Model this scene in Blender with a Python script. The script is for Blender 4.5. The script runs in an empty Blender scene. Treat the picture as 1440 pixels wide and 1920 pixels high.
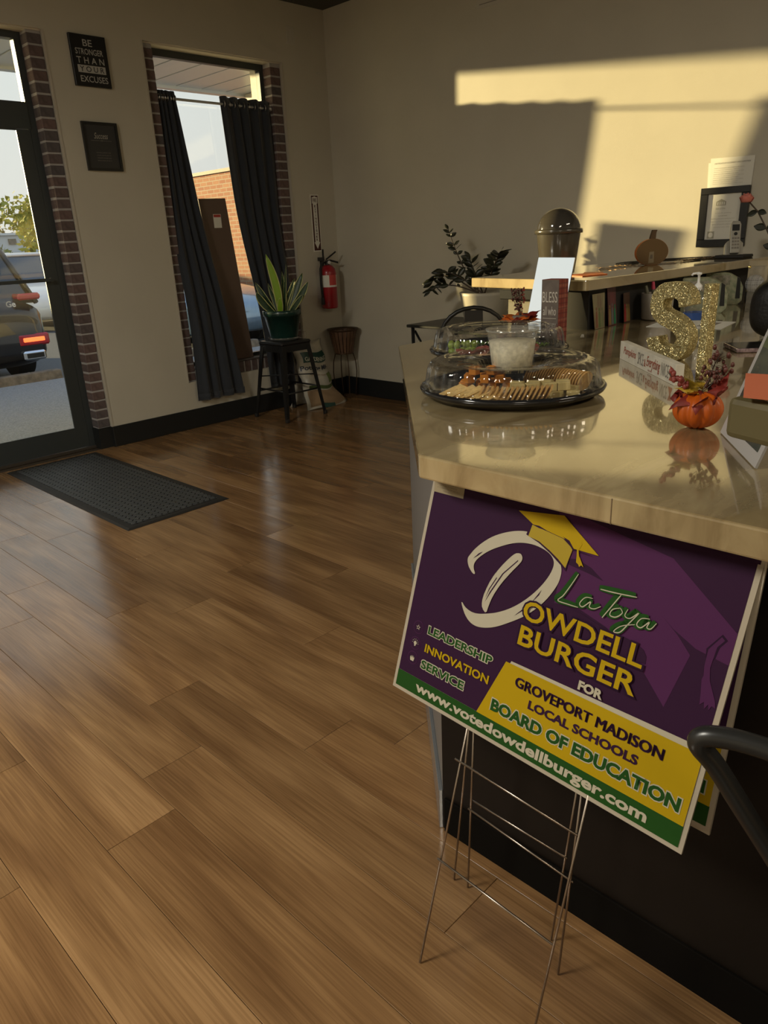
import bpy, bmesh, math, random
from mathutils import Vector, Matrix
R_ = random.Random(7)
PI = math.pi
C = bpy.context.scene.collection
sc = bpy.context.scene

# ------------------------------------------------------------------ camera
cd = bpy.data.cameras.new('camera'); cam = bpy.data.objects.new('camera', cd); C.objects.link(cam)
cd.sensor_fit = 'VERTICAL'; cd.sensor_height = 24.0; cd.sensor_width = 18.0
cd.lens = 1373.45 / 1920 * 24.0
az, pit, roll = math.radians(45.049), math.radians(20.419), math.radians(-2.724)
fw = Vector((math.cos(pit)*math.cos(az), math.cos(pit)*math.sin(az), -math.sin(pit)))
rt = Vector((math.sin(az), -math.cos(az), 0)); up = rt.cross(fw)
r2 = math.cos(roll)*rt + math.sin(roll)*up; u2 = -math.sin(roll)*rt + math.cos(roll)*up
m = Matrix((r2, u2, -fw)).transposed().to_4x4(); m.translation = Vector((0, 0, 1.36))
cam.matrix_world = m; cd.clip_start = 0.02; cd.clip_end = 400
sc.camera = cam

# ------------------------------------------------------------------ world, sun, lamps, exposure
w = bpy.data.worlds.new('sky'); sc.world = w; w.use_nodes = True
nt = w.node_tree; nt.nodes.clear()
wo = nt.nodes.new('ShaderNodeOutputWorld'); bg = nt.nodes.new('ShaderNodeBackground')
tc = nt.nodes.new('ShaderNodeTexCoord'); sx = nt.nodes.new('ShaderNodeSeparateXYZ'); cr = nt.nodes.new('ShaderNodeValToRGB')
cr.color_ramp.elements[0].position = 0.0; cr.color_ramp.elements[0].color = (.76, .74, .68, 1)
cr.color_ramp.elements[1].position = 0.9; cr.color_ramp.elements[1].color = (.40, .54, .76, 1)
e = cr.color_ramp.elements.new(.22); e.color = (.75, .78, .75, 1)
e = cr.color_ramp.elements.new(.5); e.color = (.70, .76, .77, 1)
nt.links.new(tc.outputs['Generated'], sx.inputs[0]); nt.links.new(sx.outputs[2], cr.inputs[0])
nt.links.new(cr.outputs[0], bg.inputs[0]); nt.links.new(bg.outputs[0], wo.inputs[0]); bg.inputs[1].default_value = 1.15

sd = bpy.data.lights.new('sun', 'SUN'); so = bpy.data.objects.new('sun', sd); C.objects.link(so)
sd.energy = 13.2; sd.color = (1.0, .77, .38); sd.angle = math.radians(.9)
sdir = Vector((1.0, -2.45, -.286)).normalized()
so.rotation_euler = sdir.to_track_quat('-Z', 'Y').to_euler(); so.location = (0, 8, 6)

def area(name, loc, sx_, sy_, energy, col, aim=(0, 0, -1)):
    a = bpy.data.lights.new(name, 'AREA'); a.shape = 'RECTANGLE'; a.size = sx_; a.size_y = sy_
    a.energy = energy; a.color = col
    o = bpy.data.objects.new(name, a); C.objects.link(o); o.location = loc
    o.rotation_euler = Vector(aim).to_track_quat('-Z', 'Y').to_euler()
    return o
# unseen fill lights added to brighten the room, behind and beside the camera
area('added_fill_light', (-1.2, -1.6, 3.06), 1.2, .6, 50, (1.0, .87, .68))
area('added_fill_light', (2.6, -1.8, 3.06), 1.2, .6, 46, (1.0, .88, .70))
area('added_fill_light', (-1.6, 2.2, 3.06), 1.2, .6, 150, (1.0, .95, .84))

vs = sc.view_settings
vs.view_transform = 'Standard'; vs.look = 'None'; vs.gamma = 1.0; vs.use_curve_mapping = False
vs.exposure = 0.0

# ------------------------------------------------------------------ helpers
def lin(c):
    return tuple(((x/12.92) if x <= .04045 else ((x+.055)/1.055)**2.4) for x in c)
def hx(s):
    return lin(tuple(int(s[i:i+2], 16)/255 for i in (0, 2, 4)))

def M(name, col, rough=.6, metal=0.0, var=0.0, vscale=8.0, bump=0.0, bscale=60.0, coat=0.0, spec=.5, emit=None, estr=0, stretch=None, col2=None, sheen=0, trans=0, ior=1.45):
    m = bpy.data.materials.new(name); m.use_nodes = True; nt = m.node_tree
    b = nt.nodes['Principled BSDF']
    if isinstance(col, str): col = hx(col)
    b.inputs['Base Color'].default_value = (*col, 1); b.inputs['Roughness'].default_value = rough
    b.inputs['Metallic'].default_value = metal; b.inputs['Coat Weight'].default_value = coat
    b.inputs['Specular IOR Level'].default_value = spec
    b.inputs['Transmission Weight'].default_value = trans; b.inputs['IOR'].default_value = ior
    if sheen: b.inputs['Sheen Weight'].default_value = sheen
    if emit: b.inputs['Emission Color'].default_value = (*hx(emit), 1); b.inputs['Emission Strength'].default_value = estr
    if var or bump or col2:
        t = nt.nodes.new('ShaderNodeTexCoord'); mp = nt.nodes.new('ShaderNodeMapping')
        nt.links.new(t.outputs['Object'], mp.inputs[0])
        if stretch: mp.inputs['Scale'].default_value = stretch
    if var or col2:
        n = nt.nodes.new('ShaderNodeTexNoise'); n.inputs['Scale'].default_value = vscale; n.inputs['Detail'].default_value = 4
        nt.links.new(mp.outputs[0], n.inputs['Vector'])
        r = nt.nodes.new('ShaderNodeValToRGB'); nt.links.new(n.outputs[0], r.inputs[0])
        r.color_ramp.elements[0].position = .3; r.color_ramp.elements[1].position = .7
        c1 = tuple(x*(1-var) for x in col)
        c2 = (hx(col2) if isinstance(col2, str) else col2) if col2 else tuple(min(1, x*(1+var)) for x in col)
        r.color_ramp.elements[0].color = (*c1, 1); r.color_ramp.elements[1].color = (*c2, 1)
        nt.links.new(r.outputs[0], b.inputs['Base Color'])
    if bump:
        n2 = nt.nodes.new('ShaderNodeTexNoise'); n2.inputs['Scale'].default_value = bscale; n2.inputs['Detail'].default_value = 3
        nt.links.new(mp.outputs[0], n2.inputs['Vector'])
        bp = nt.nodes.new('ShaderNodeBump'); bp.inputs['Strength'].default_value = bump; bp.inputs['Distance'].default_value = .01
        nt.links.new(n2.outputs[0], bp.inputs['Height']); nt.links.new(bp.outputs[0], b.inputs['Normal'])
    return m

def glassmat(name, tint=(1, 1, 1), f=.08, rough=.02, dif=0.0, dcol=(1, 1, 1), facing=True, cap=1.0):
    m = bpy.data.materials.new(name); m.use_nodes = True; nt = m.node_tree; nt.nodes.clear()
    o = nt.nodes.new('ShaderNodeOutputMaterial'); t = nt.nodes.new('ShaderNodeBsdfTransparent'); g = nt.nodes.new('ShaderNodeBsdfGlossy')
    t.inputs[0].default_value = (*tint, 1); g.inputs['Roughness'].default_value = rough
    mx = nt.nodes.new('ShaderNodeMixShader')
    if facing:
        fr = nt.nodes.new('ShaderNodeFresnel'); fr.inputs[0].default_value = 1.5
        mm = nt.nodes.new('ShaderNodeMath'); mm.operation = 'MULTIPLY'; mm.inputs[1].default_value = f/.04
        mm.use_clamp = True; mn = nt.nodes.new('ShaderNodeMath'); mn.operation = 'MINIMUM'; mn.inputs[1].default_value = cap
        nt.links.new(fr.outputs[0], mm.inputs[0]); nt.links.new(mm.outputs[0], mn.inputs[0]); nt.links.new(mn.outputs[0], mx.inputs[0])
    else: mx.inputs[0].default_value = f
    nt.links.new(t.outputs[0], mx.inputs[1]); nt.links.new(g.outputs[0], mx.inputs[2])
    last = mx
    if dif:
        d = nt.nodes.new('ShaderNodeBsdfDiffuse'); d.inputs[0].default_value = (*dcol, 1)
        m2 = nt.nodes.new('ShaderNodeMixShader'); m2.inputs[0].default_value = dif
        nt.links.new(mx.outputs[0], m2.inputs[1]); nt.links.new(d.outputs[0], m2.inputs[2]); last = m2
    nt.links.new(last.outputs[0], o.inputs[0])
    return m

def tag(o, label=None, cat=None, group=None, kind=None):
    if label: o['label'] = label
    if cat: o['category'] = cat
    if group: o['group'] = group
    if kind: o['kind'] = kind
    return o
def thing(name, label, cat, loc=(0, 0, 0), rz=0, group=None):
    o = bpy.data.objects.new(name, None); C.objects.link(o); o.empty_display_size = .05
    o.location = loc; o.rotation_euler = (0, 0, rz)
    return tag(o, label, cat, group)

def origin(p):
    v = Vector((0, 0, 0))
    while p is not None: v += p.location; p = p.parent
    return v

class MB:
    """collects shapes, links them as one mesh object"""
    def __init__(s): s.v = []; s.f = []; s.mi = []; s.sm = []; s.cur = 0
    def add(s, vs, fs, smooth=False, T=None):
        b = len(s.v)
        for v in vs:
            v = Vector(v); s.v.append(T @ v if T is not None else v)
        for f in fs: s.f.append(tuple(b+i for i in f)); s.mi.append(s.cur); s.sm.append(smooth)
        return s
    def box(s, a, b, T=None, ch=0):
        x0, y0, z0 = a; x1, y1, z1 = b
        if ch <= 0:
            return s.add([(x0,y0,z0),(x1,y0,z0),(x1,y1,z0),(x0,y1,z0),(x0,y0,z1),(x1,y0,z1),(x1,y1,z1),(x0,y1,z1)],
                         [(0,3,2,1),(4,5,6,7),(0,1,5,4),(1,2,6,5),(2,3,7,6),(3,0,4,7)], False, T)
        c = ch; V = []; 
        for (sx, X) in ((1, x0), (-1, x1)):
            for (sy, Y) in ((1, y0), (-1, y1)):
                for (sz, Zz) in ((1, z0), (-1, z1)):
                    V += [(X, Y+sy*c, Zz+sz*c), (X+sx*c, Y, Zz+sz*c), (X+sx*c, Y+sy*c, Zz)]
        bm = bmesh.new(); vv = [bm.verts.new(v) for v in V]
        r = bmesh.ops.convex_hull(bm, input=vv)
        bm.verts.index_update()
        bmesh.ops.dissolve_limit(bm, angle_limit=.01, verts=bm.verts, edges=bm.edges)
        bm.verts.index_update()
        s.add([v.co.copy() for v in bm.verts], [tuple(q.index for q in f.verts) for f in bm.faces], False, T); bm.free()
        return s
    def cyl(s, p0, p1, r0, r1=None, n=16, cap=True, smooth=True):
        r1 = r0 if r1 is None else r1; p0 = Vector(p0); p1 = Vector(p1); d = (p1-p0).normalized()
        a = d.orthogonal().normalized(); b = d.cross(a)
        V = []; F = []
        for p, r in ((p0, r0), (p1, r1)):
            for i in range(n):
                t = 2*PI*i/n; V.append(p + a*(r*math.cos(t)) + b*(r*math.sin(t)))
        for i in range(n): F.append((i, (i+1) % n, n+(i+1) % n, n+i))
        s.add(V, F, smooth)
        if cap:
            s.add(V[:n], [tuple(reversed(range(n)))]); s.add(V[n:], [tuple(range(n))])
        return s
    def tube(s, pts, r, n=8, closed=False, cap=True):
        pts = [Vector(p) for p in pts]; k = len(pts)
        rs = r if isinstance(r, (list, tuple)) else [r]*k
        V = []; F = []; prev = None
        for i, p in enumerate(pts):
            if closed: d = (pts[(i+1) % k]-pts[i-1]).normalized()
            else: d = (pts[min(i+1, k-1)]-pts[max(i-1, 0)]).normalized()
            a = d.orthogonal().normalized() if prev is None else (prev - d*prev.dot(d)).normalized()
            prev = a; b = d.cross(a)
            for j in range(n):
                t = 2*PI*j/n; V.append(p + a*(rs[i]*math.cos(t)) + b*(rs[i]*math.sin(t)))
        m_ = k if closed else k-1
        for i in range(m_):
            q = (i+1) % k
            for j in range(n): F.append((i*n+j, i*n+(j+1) % n, q*n+(j+1) % n, q*n+j))
        if cap and not closed: F.append(tuple(reversed(range(n)))); F.append(tuple((k-1)*n+j for j in range(n)))
        return s.add(V, F, True)
    def lathe(s, prof, c=(0, 0, 0), n=32, rfun=None, smooth=True, T=None):
        V = []; F = []
        for (r, z) in prof:
            for i in range(n):
                t = 2*PI*i/n; rr = r*(rfun(t, z) if rfun else 1)
                V.append((c[0]+rr*math.cos(t), c[1]+rr*math.sin(t), c[2]+z))
        for k in range(len(prof)-1):
            for i in range(n): F.append((k*n+i, k*n+(i+1) % n, (k+1)*n+(i+1) % n, (k+1)*n+i))
        return s.add(V, F, smooth, T)
    def prism(s, poly, d0, d1, o=(0, 0, 0), ex=(1, 0, 0), ey=(0, 1, 0), smooth=False, T=None):
        """polygon in the plane (ex,ey) extruded along ex x ey from d0 to d1"""
        o, ex, ey = Vector(o), Vector(ex), Vector(ey); nz = ex.cross(ey)
        n = len(poly)
        if sum(poly[i][0]*poly[(i+1) % n][1]-poly[(i+1) % n][0]*poly[i][1] for i in range(n)) < 0: poly = poly[::-1]
        V = [o+ex*x+ey*y+nz*d0 for x, y in poly] + [o+ex*x+ey*y+nz*d1 for x, y in poly]
        F = [tuple(reversed(range(n))), tuple(range(n, 2*n))] + [(i, (i+1) % n, n+(i+1) % n, n+i) for i in range(n)]
        return s.add(V, F, smooth, T)
    def sphere(s, c, r, nu=14, nv=9, sc_=(1, 1, 1), fn=None, T=None):
        V = []; F = []
        for j in range(nv+1):
            p = PI*j/nv
            for i in range(nu):
                t = 2*PI*i/nu; v = Vector((math.sin(p)*math.cos(t)*sc_[0], math.sin(p)*math.sin(t)*sc_[1], math.cos(p)*sc_[2]))*r
                if fn: v = v*fn(t, p)
                V.append(Vector(c)+v)
        for j in range(nv):
            for i in range(nu): F.append((j*nu+i, (j+1)*nu+i, (j+1)*nu+(i+1) % nu, j*nu+(i+1) % nu))
        return s.add(V, F, True, T)
    def grid(s, fn, nu, nv, smooth=True, double=0.0):
        V = []; F = []
        for j in range(nv+1):
            for i in range(nu+1): V.append(Vector(fn(i/nu, j/nv)))
        k = nu+1
        for j in range(nv):
            for i in range(nu): F.append((j*k+i, j*k+i+1, (j+1)*k+i+1, (j+1)*k+i))
        return s.add(V, F, smooth)
    def mesh(s, name, mats):
        me = bpy.data.meshes.new(name); me.from_pydata([tuple(v) for v in s.v], [], s.f)
        for m in (mats if isinstance(mats, (list, tuple)) else [mats]): me.materials.append(m)
        me.polygons.foreach_set('material_index', s.mi); me.polygons.foreach_set('use_smooth', s.sm)
        me.update(); return me
    def build(s, name, mats, parent=None, loc=None, world=True, weld=False, solid=0.0, bevel=0.0, kind=None, label=None):
        off = origin(parent) if (parent is not None and world) else Vector((0, 0, 0))
        if loc is not None: off = Vector(loc)
        s.v = [v-off for v in s.v]
        me = s.mesh(name, mats)
        if weld:
            bm = bmesh.new(); bm.from_mesh(me); bmesh.ops.remove_doubles(bm, verts=bm.verts, dist=1e-5)
            bmesh.ops.recalc_face_normals(bm, faces=bm.faces); bm.to_mesh(me); bm.free()
        o = bpy.data.objects.new(name, me); C.objects.link(o)
        if parent is not None: o.parent = parent
        if loc is not None: o.location = loc
        if solid:
            md = o.modifiers.new('s', 'SOLIDIFY'); md.thickness = solid; md.offset = 0
        if bevel:
            md = o.modifiers.new('b', 'BEVEL'); md.width = bevel; md.segments = 2; md.limit_method = 'ANGLE'; md.angle_limit = .6
        if kind: o['kind'] = kind
        if label: o['label'] = label
        return o

def text(name, s, o, ex, ey, wd, ht, mat, parent, bold=0.0, extr=.0004, lift=.0006, shear=0.0, res=3, kind=None, spacing=1.0, fit=True, hole=None):
    """flat lettering: lower-left corner o, width wd, height ht in the plane (ex, ey)"""
    cu = bpy.data.curves.new(name, 'FONT'); cu.body = s; cu.size = 1; cu.offset = bold; cu.resolution_u = res
    cu.space_character = spacing; cu.shear = shear; cu.align_x = 'CENTER' if '\n' in s else 'LEFT'
    to = bpy.data.objects.new(name, cu); C.objects.link(to)
    dg = bpy.context.evaluated_depsgraph_get(); dg.update()
    me = bpy.data.meshes.new_from_object(to.evaluated_get(dg)); bpy.data.objects.remove(to); bpy.data.curves.remove(cu)
    xs = [v.co.x for v in me.vertices]; ys = [v.co.y for v in me.vertices]
    x0, x1, y0, y1 = min(xs), max(xs), min(ys), max(ys)
    ex = Vector(ex).normalized(); ey = Vector(ey).normalized(); n = ex.cross(ey); o = Vector(o)
    off = origin(parent) if parent is not None else Vector((0, 0, 0))
    kx = wd/(x1-x0); ky = ht/(y1-y0) if ht else kx
    bm = bmesh.new(); bm.from_mesh(me)
    if extr > .002:
        g = bmesh.ops.extrude_face_region(bm, geom=bm.faces[:]); vs_ = [v for v in g['geom'] if isinstance(v, bmesh.types.BMVert)]
        for v in vs_: v.co.z = 1.0
    for v in bm.verts:
        v.co = o + ex*((v.co.x-x0)*kx) + ey*((v.co.y-y0)*ky) + n*(lift + (extr if v.co.z > .5 else 0)) - off
    if extr > .002: bmesh.ops.recalc_face_normals(bm, faces=bm.faces)
    bm.to_mesh(me); bm.free(); me.materials.clear(); me.materials.append(mat); me.name = name
    ob = bpy.data.objects.new(name, me); C.objects.link(ob)
    if parent is not None: ob.parent = parent
    return ob

def copy_tree(o, parent=None):
    c = o.copy(); C.objects.link(c); c.parent = parent
    for ch in list(o.children): copy_tree(ch, c)
    return c

# ------------------------------------------------------------------ materials
def floor_mat():
    m = bpy.data.materials.new('oak_vinyl'); m.use_nodes = True; nt = m.node_tree; b = nt.nodes['Principled BSDF']
    t = nt.nodes.new('ShaderNodeTexCoord'); oi = nt.nodes.new('ShaderNodeObjectInfo')
    cx = nt.nodes.new('ShaderNodeCombineXYZ'); k = nt.nodes.new('ShaderNodeMath'); k.operation = 'MULTIPLY'; k.inputs[1].default_value = 37.0
    nt.links.new(oi.outputs['Random'], k.inputs[0]); nt.links.new(k.outputs[0], cx.inputs[0]); nt.links.new(k.outputs[0], cx.inputs[2])
    ad = nt.nodes.new('ShaderNodeVectorMath'); ad.operation = 'ADD'
    nt.links.new(t.outputs['Object'], ad.inputs[0]); nt.links.new(cx.outputs[0], ad.inputs[1])
    def noise(scale, st, det=4, dist=0):
        mp = nt.nodes.new('ShaderNodeMapping'); mp.inputs['Scale'].default_value = st
        n = nt.nodes.new('ShaderNodeTexNoise'); n.inputs['Scale'].default_value = scale; n.inputs['Detail'].default_value = det; n.inputs['Distortion'].default_value = dist
        nt.links.new(ad.outputs[0], mp.inputs[0]); nt.links.new(mp.outputs[0], n.inputs['Vector']); return n
    broad = noise(5, (2.2, .33, 1), 2, .4); fine = noise(60, (3.2, .06, 1), 5, .6); blot = noise(3.0, (2.0, .8, 1), 2, 1.2)
    r = nt.nodes.new('ShaderNodeValToRGB'); r.color_ramp.elements[0].position = .33; r.color_ramp.elements[1].position = .68
    r.color_ramp.elements[0].color = (.185, .098, .040, 1); r.color_ramp.elements[1].color = (.325, .188, .082, 1)
    e = r.color_ramp.elements.new(.5); e.color = (.248, .137, .057, 1)
    nt.links.new(broad.outputs[0], r.inputs[0])
    r2_ = nt.nodes.new('ShaderNodeValToRGB'); r2_.color_ramp.elements[0].position = .36; r2_.color_ramp.elements[1].position = .62
    r2_.color_ramp.elements[0].color = (.55, .5, .46, 1); r2_.color_ramp.elements[1].color = (1.12, 1.12, 1.12, 1)
    nt.links.new(fine.outputs[0], r2_.inputs[0])
    mu = nt.nodes.new('ShaderNodeMix'); mu.data_type = 'RGBA'; mu.blend_type = 'MULTIPLY'; mu.inputs[0].default_value = .5
    nt.links.new(r.outputs[0], mu.inputs[6]); nt.links.new(r2_.outputs[0], mu.inputs[7])
    mr = nt.nodes.new('ShaderNodeMapRange'); mr.inputs[3].default_value = .86; mr.inputs[4].default_value = 1.12
    nt.links.new(oi.outputs['Random'], mr.inputs[0])
    hs = nt.nodes.new('ShaderNodeHueSaturation'); nt.links.new(mr.outputs[0], hs.inputs['Value']); nt.links.new(mu.outputs[2], hs.inputs['Color'])
    nt.links.new(hs.outputs[0], b.inputs['Base Color'])
    rr = nt.nodes.new('ShaderNodeMapRange'); rr.inputs[1].default_value = .3; rr.inputs[2].default_value = .7; rr.inputs[3].default_value = .14; rr.inputs[4].default_value = .23
    nt.links.new(blot.outputs[0], rr.inputs[0]); nt.links.new(rr.outputs[0], b.inputs['Roughness'])
    bp = nt.nodes.new('ShaderNodeBump'); bp.inputs['Strength'].default_value = .06; bp.inputs['Distance'].default_value = .002
    nt.links.new(fine.outputs[0], bp.inputs['Height']); nt.links.new(bp.outputs[0], b.inputs['Normal'])
    b.inputs['Specular IOR Level'].default_value = .9
    return m
def brick_mat(name, c1, c2, c3):
    m = bpy.data.materials.new(name); m.use_nodes = True; nt = m.node_tree; b = nt.nodes['Principled BSDF']
    oi = nt.nodes.new('ShaderNodeObjectInfo'); t = nt.nodes.new('ShaderNodeTexCoord')
    r = nt.nodes.new('ShaderNodeValToRGB'); r.color_ramp.elements[0].color = (*c1, 1); r.color_ramp.elements[1].color = (*c3, 1)
    e = r.color_ramp.elements.new(.5); e.color = (*c2, 1); nt.links.new(oi.outputs['Random'], r.inputs[0])
    n = nt.nodes.new('ShaderNodeTexNoise'); n.inputs['Scale'].default_value = 45; n.inputs['Detail'].default_value = 4; nt.links.new(t.outputs['Object'], n.inputs['Vector'])
    mu = nt.nodes.new('ShaderNodeMix'); mu.data_type = 'RGBA'; mu.blend_type = 'OVERLAY'; mu.inputs[0].default_value = .55
    nt.links.new(r.outputs[0], mu.inputs[6]); nt.links.new(n.outputs[0], mu.inputs[7]); nt.links.new(mu.outputs[2], b.inputs['Base Color'])
    b.inputs['Roughness'].default_value = .8
    bp = nt.nodes.new('ShaderNodeBump'); bp.inputs['Strength'].default_value = .4; bp.inputs['Distance'].default_value = .004
    nt.links.new(n.outputs[0], bp.inputs['Height']); nt.links.new(bp.outputs[0], b.inputs['Normal'])
    return m
def stone_mat():
    m = bpy.data.materials.new('resin_marble'); m.use_nodes = True; nt = m.node_tree; b = nt.nodes['Principled BSDF']
    t = nt.nodes.new('ShaderNodeTexCoord'); mp = nt.nodes.new('ShaderNodeMapping'); mp.inputs['Scale'].default_value = (1.0, 3.2, 1); mp.inputs['Rotation'].default_value = (0, 0, .5)
    nt.links.new(t.outputs['Object'], mp.inputs[0])
    n = nt.nodes.new('ShaderNodeTexNoise'); n.inputs['Scale'].default_value = 2.4; n.inputs['Detail'].default_value = 6; n.inputs['Distortion'].default_value = 1.6; n.inputs['Roughness'].default_value = .55
    nt.links.new(mp.outputs[0], n.inputs['Vector'])
    r = nt.nodes.new('ShaderNodeValToRGB'); r.color_ramp.elements[0].position = .3; r.color_ramp.elements[1].position = .72
    r.color_ramp.elements[0].color = (.22, .155, .072, 1); r.color_ramp.elements[1].color = (.44, .345, .19, 1)
    e = r.color_ramp.elements.new(.45); e.color = (.32, .24, .12, 1)
    e = r.color_ramp.elements.new(.55); e.color = (.38, .295, .15, 1)
    nt.links.new(n.outputs[0], r.inputs[0]); nt.links.new(r.outputs[0], b.inputs['Base Color'])
    b.inputs['Roughness'].default_value = .12; b.inputs['Specular IOR Level'].default_value = .8; b.inputs['Coat Weight'].default_value = 1; b.inputs['Coat Roughness'].default_value = .035; b.inputs['Coat IOR'].default_value = 1.6
    return m
def glitter_mat():
    m = bpy.data.materials.new('gold_glitter'); m.use_nodes = True; nt = m.node_tree; b = nt.nodes['Principled BSDF']
    t = nt.nodes.new('ShaderNodeTexCoord'); v = nt.nodes.new('ShaderNodeTexVoronoi'); v.inputs['Scale'].default_value = 480
    nt.links.new(t.outputs['Object'], v.inputs['Vector'])
    r = nt.nodes.new('ShaderNodeValToRGB'); r.color_ramp.elements[0].color = (.20, .13, .03, 1); r.color_ramp.elements[1].color = (.95, .85, .45, 1)
    sp = nt.nodes.new('ShaderNodeSeparateColor'); nt.links.new(v.outputs['Color'], sp.inputs[0]); nt.links.new(sp.outputs[0], r.inputs[0])
    nt.links.new(r.outputs[0], b.inputs['Base Color']); b.inputs['Metallic'].default_value = .7; b.inputs['Roughness'].default_value = .35
    g = nt.nodes.new('ShaderNodeNewGeometry'); vm = nt.nodes.new('ShaderNodeVectorMath'); vm.operation = 'MULTIPLY_ADD'
    vs_ = nt.nodes.new('ShaderNodeVectorMath'); vs_.operation = 'SUBTRACT'; vs_.inputs[1].default_value = (.5, .5, .5)
    nt.links.new(v.outputs['Color'], vs_.inputs[0]); nt.links.new(vs_.outputs[0], vm.inputs[0]); vm.inputs[1].default_value = (1.3, 1.3, 1.3)
    nt.links.new(g.outputs['Normal'], vm.inputs[2])
    nn = nt.nodes.new('ShaderNodeVectorMath'); nn.operation = 'NORMALIZE'; nt.links.new(vm.outputs[0], nn.inputs[0]); nt.links.new(nn.outputs[0], b.inputs['Normal'])
    return m
def plaid_mat(name, base, a, b_, sc1=34, axes=(1, 2)):
    m = bpy.data.materials.new(name); m.use_nodes = True; nt = m.node_tree; b = nt.nodes['Principled BSDF']
    t = nt.nodes.new('ShaderNodeTexCoord'); sp = nt.nodes.new('ShaderNodeSeparateXYZ'); nt.links.new(t.outputs['Object'], sp.inputs[0])
    cur = None
    for ax, col, fr in ((axes[0], a, sc1), (axes[1], a, sc1), (axes[0], b_, sc1*2.3), (axes[1], b_, sc1*2.3)):
        k = nt.nodes.new('ShaderNodeMath'); k.operation = 'MULTIPLY'; k.inputs[1].default_value = fr; nt.links.new(sp.outputs[ax], k.inputs[0])
        f = nt.nodes.new('ShaderNodeMath'); f.operation = 'FRACT'; nt.links.new(k.outputs[0], f.inputs[0])
        l = nt.nodes.new('ShaderNodeMath'); l.operation = 'LESS_THAN'; l.inputs[1].default_value = .3; nt.links.new(f.outputs[0], l.inputs[0])
        h = nt.nodes.new('ShaderNodeMath'); h.operation = 'MULTIPLY'; h.inputs[1].default_value = .5; nt.links.new(l.outputs[0], h.inputs[0])
        mx = nt.nodes.new('ShaderNodeMix'); mx.data_type = 'RGBA'; nt.links.new(h.outputs[0], mx.inputs[0]); mx.inputs[7].default_value = (*col, 1)
        if cur is None: mx.inputs[6].default_value = (*base, 1)
        else: nt.links.new(cur, mx.inputs[6])
        cur = mx.outputs[2]
    nt.links.new(cur, b.inputs['Base Color']); b.inputs['Roughness'].default_value = .7
    return m
def rubber_mat():
    m = bpy.data.materials.new('ribbed_rubber'); m.use_nodes = True; nt = m.node_tree; b = nt.nodes['Principled BSDF']
    b.inputs['Roughness'].default_value = .6
    t = nt.nodes.new('ShaderNodeTexCoord'); br = nt.nodes.new('ShaderNodeTexBrick'); br.inputs['Scale'].default_value = 1
    mp = nt.nodes.new('ShaderNodeMapping'); mp.inputs['Scale'].default_value = (13, 13, 13); mp.inputs['Rotation'].default_value = (0, 0, .785)
    br.inputs['Brick Width'].default_value = .7; br.inputs['Row Height'].default_value = .35; br.inputs['Mortar Size'].default_value = .08; br.inputs['Mortar Smooth'].default_value = 1; br.inputs['Color1'].default_value = (.042, .046, .047, 1); br.inputs['Color2'].default_value = (.052, .056, .057, 1); br.inputs['Mortar'].default_value = (.008, .009, .009, 1); nt.links.new(br.outputs['Color'], b.inputs['Base Color'])
    nt.links.new(t.outputs['Object'], mp.inputs[0]); nt.links.new(mp.outputs[0], br.inputs['Vector'])
    bp = nt.nodes.new('ShaderNodeBump'); bp.inputs['Strength'].default_value = 1.0; bp.inputs['Distance'].default_value = .012; bp.invert = True
    nt.links.new(br.outputs['Fac'], bp.inputs['Height']); nt.links.new(bp.outputs[0], b.inputs['Normal'])
    return m

MT = {}
MT['floor'] = floor_mat(); MT['stone'] = stone_mat(); MT['glitter'] = glitter_mat(); MT['rubber'] = rubber_mat()
MT['wall'] = M('painted_drywall', (.50, .465, .375), .55, var=.03, vscale=3, bump=.06, bscale=180)
MT['ceil'] = M('ceiling_paint', (.055, .055, .05), .7)
MT['subfloor'] = M('subfloor', (.05, .035, .02), .9)
MT['base'] = M('black_baseboard', (.014, .015, .015), .35)
MT['bead'] = M('corner_bead', (.46, .42, .34), .5)
MT['brick'] = brick_mat('dark_brick', (.095, .068, .062), (.13, .082, .072), (.080, .070, .070))
MT['mortar'] = M('mortar', (.34, .32, .30), .9, bump=.3, bscale=120)
MT['alum'] = M('dark_aluminium', (.045, .052, .052), .42, metal=.3, spec=.6)
MT['glass'] = glassmat('window_glass', (.97, .985, .98), .055)
MT['acryl'] = glassmat('clear_plastic', (.985, .985, .98), .06, rough=.035, dif=.008, cap=.34)
MT['tub'] = glassmat('frosted_plastic', (.96, .96, .94), .06, rough=.12, dif=.07, dcol=(.85, .85, .8), cap=.3)
MT['curtain'] = M('charcoal_curtain', (.022, .026, .033), .85, bump=.25, bscale=400, sheen=.3)
MT['steel'] = M('brushed_steel', (.55, .53, .50), .28, metal=1)
MT['wire'] = M('galvanised_wire', (.42, .36, .30), .35, metal=1)
MT['black'] = M('black_paint', (.012, .012, .012), .35)
MT['blackm'] = M('black_matte', (.018, .016, .014), .7)
MT['blackgloss'] = M('black_gloss_plastic', (.012, .012, .013), .12, spec=.7)
MT['gunmetal'] = M('gunmetal_paint', (.045, .045, .043), .3, metal=.6)
MT['panel'] = M('dark_counter_panel', (.008, .005, .003), .6, spec=.25, var=.1, vscale=5)
MT['grey'] = M('grey_side_paint', (.16, .15, .14), .5)
MT['white'] = M('white_plastic', (.75, .74, .70), .35)
MT['ivory'] = M('ivory_plate', (.50, .47, .40), .45)
MT['paper'] = M('white_paper', (.72, .70, .62), .7)
MT['ink'] = M('dark_ink', (.05, .045, .04), .7)
MT['greyink'] = M('grey_ink', (.22, .2, .17), .7)
MT['red'] = M('extinguisher_red', (.30, .012, .018), .28, coat=.4)
MT['redink'] = M('red_ink', (.40, .04, .03), .5)
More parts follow.
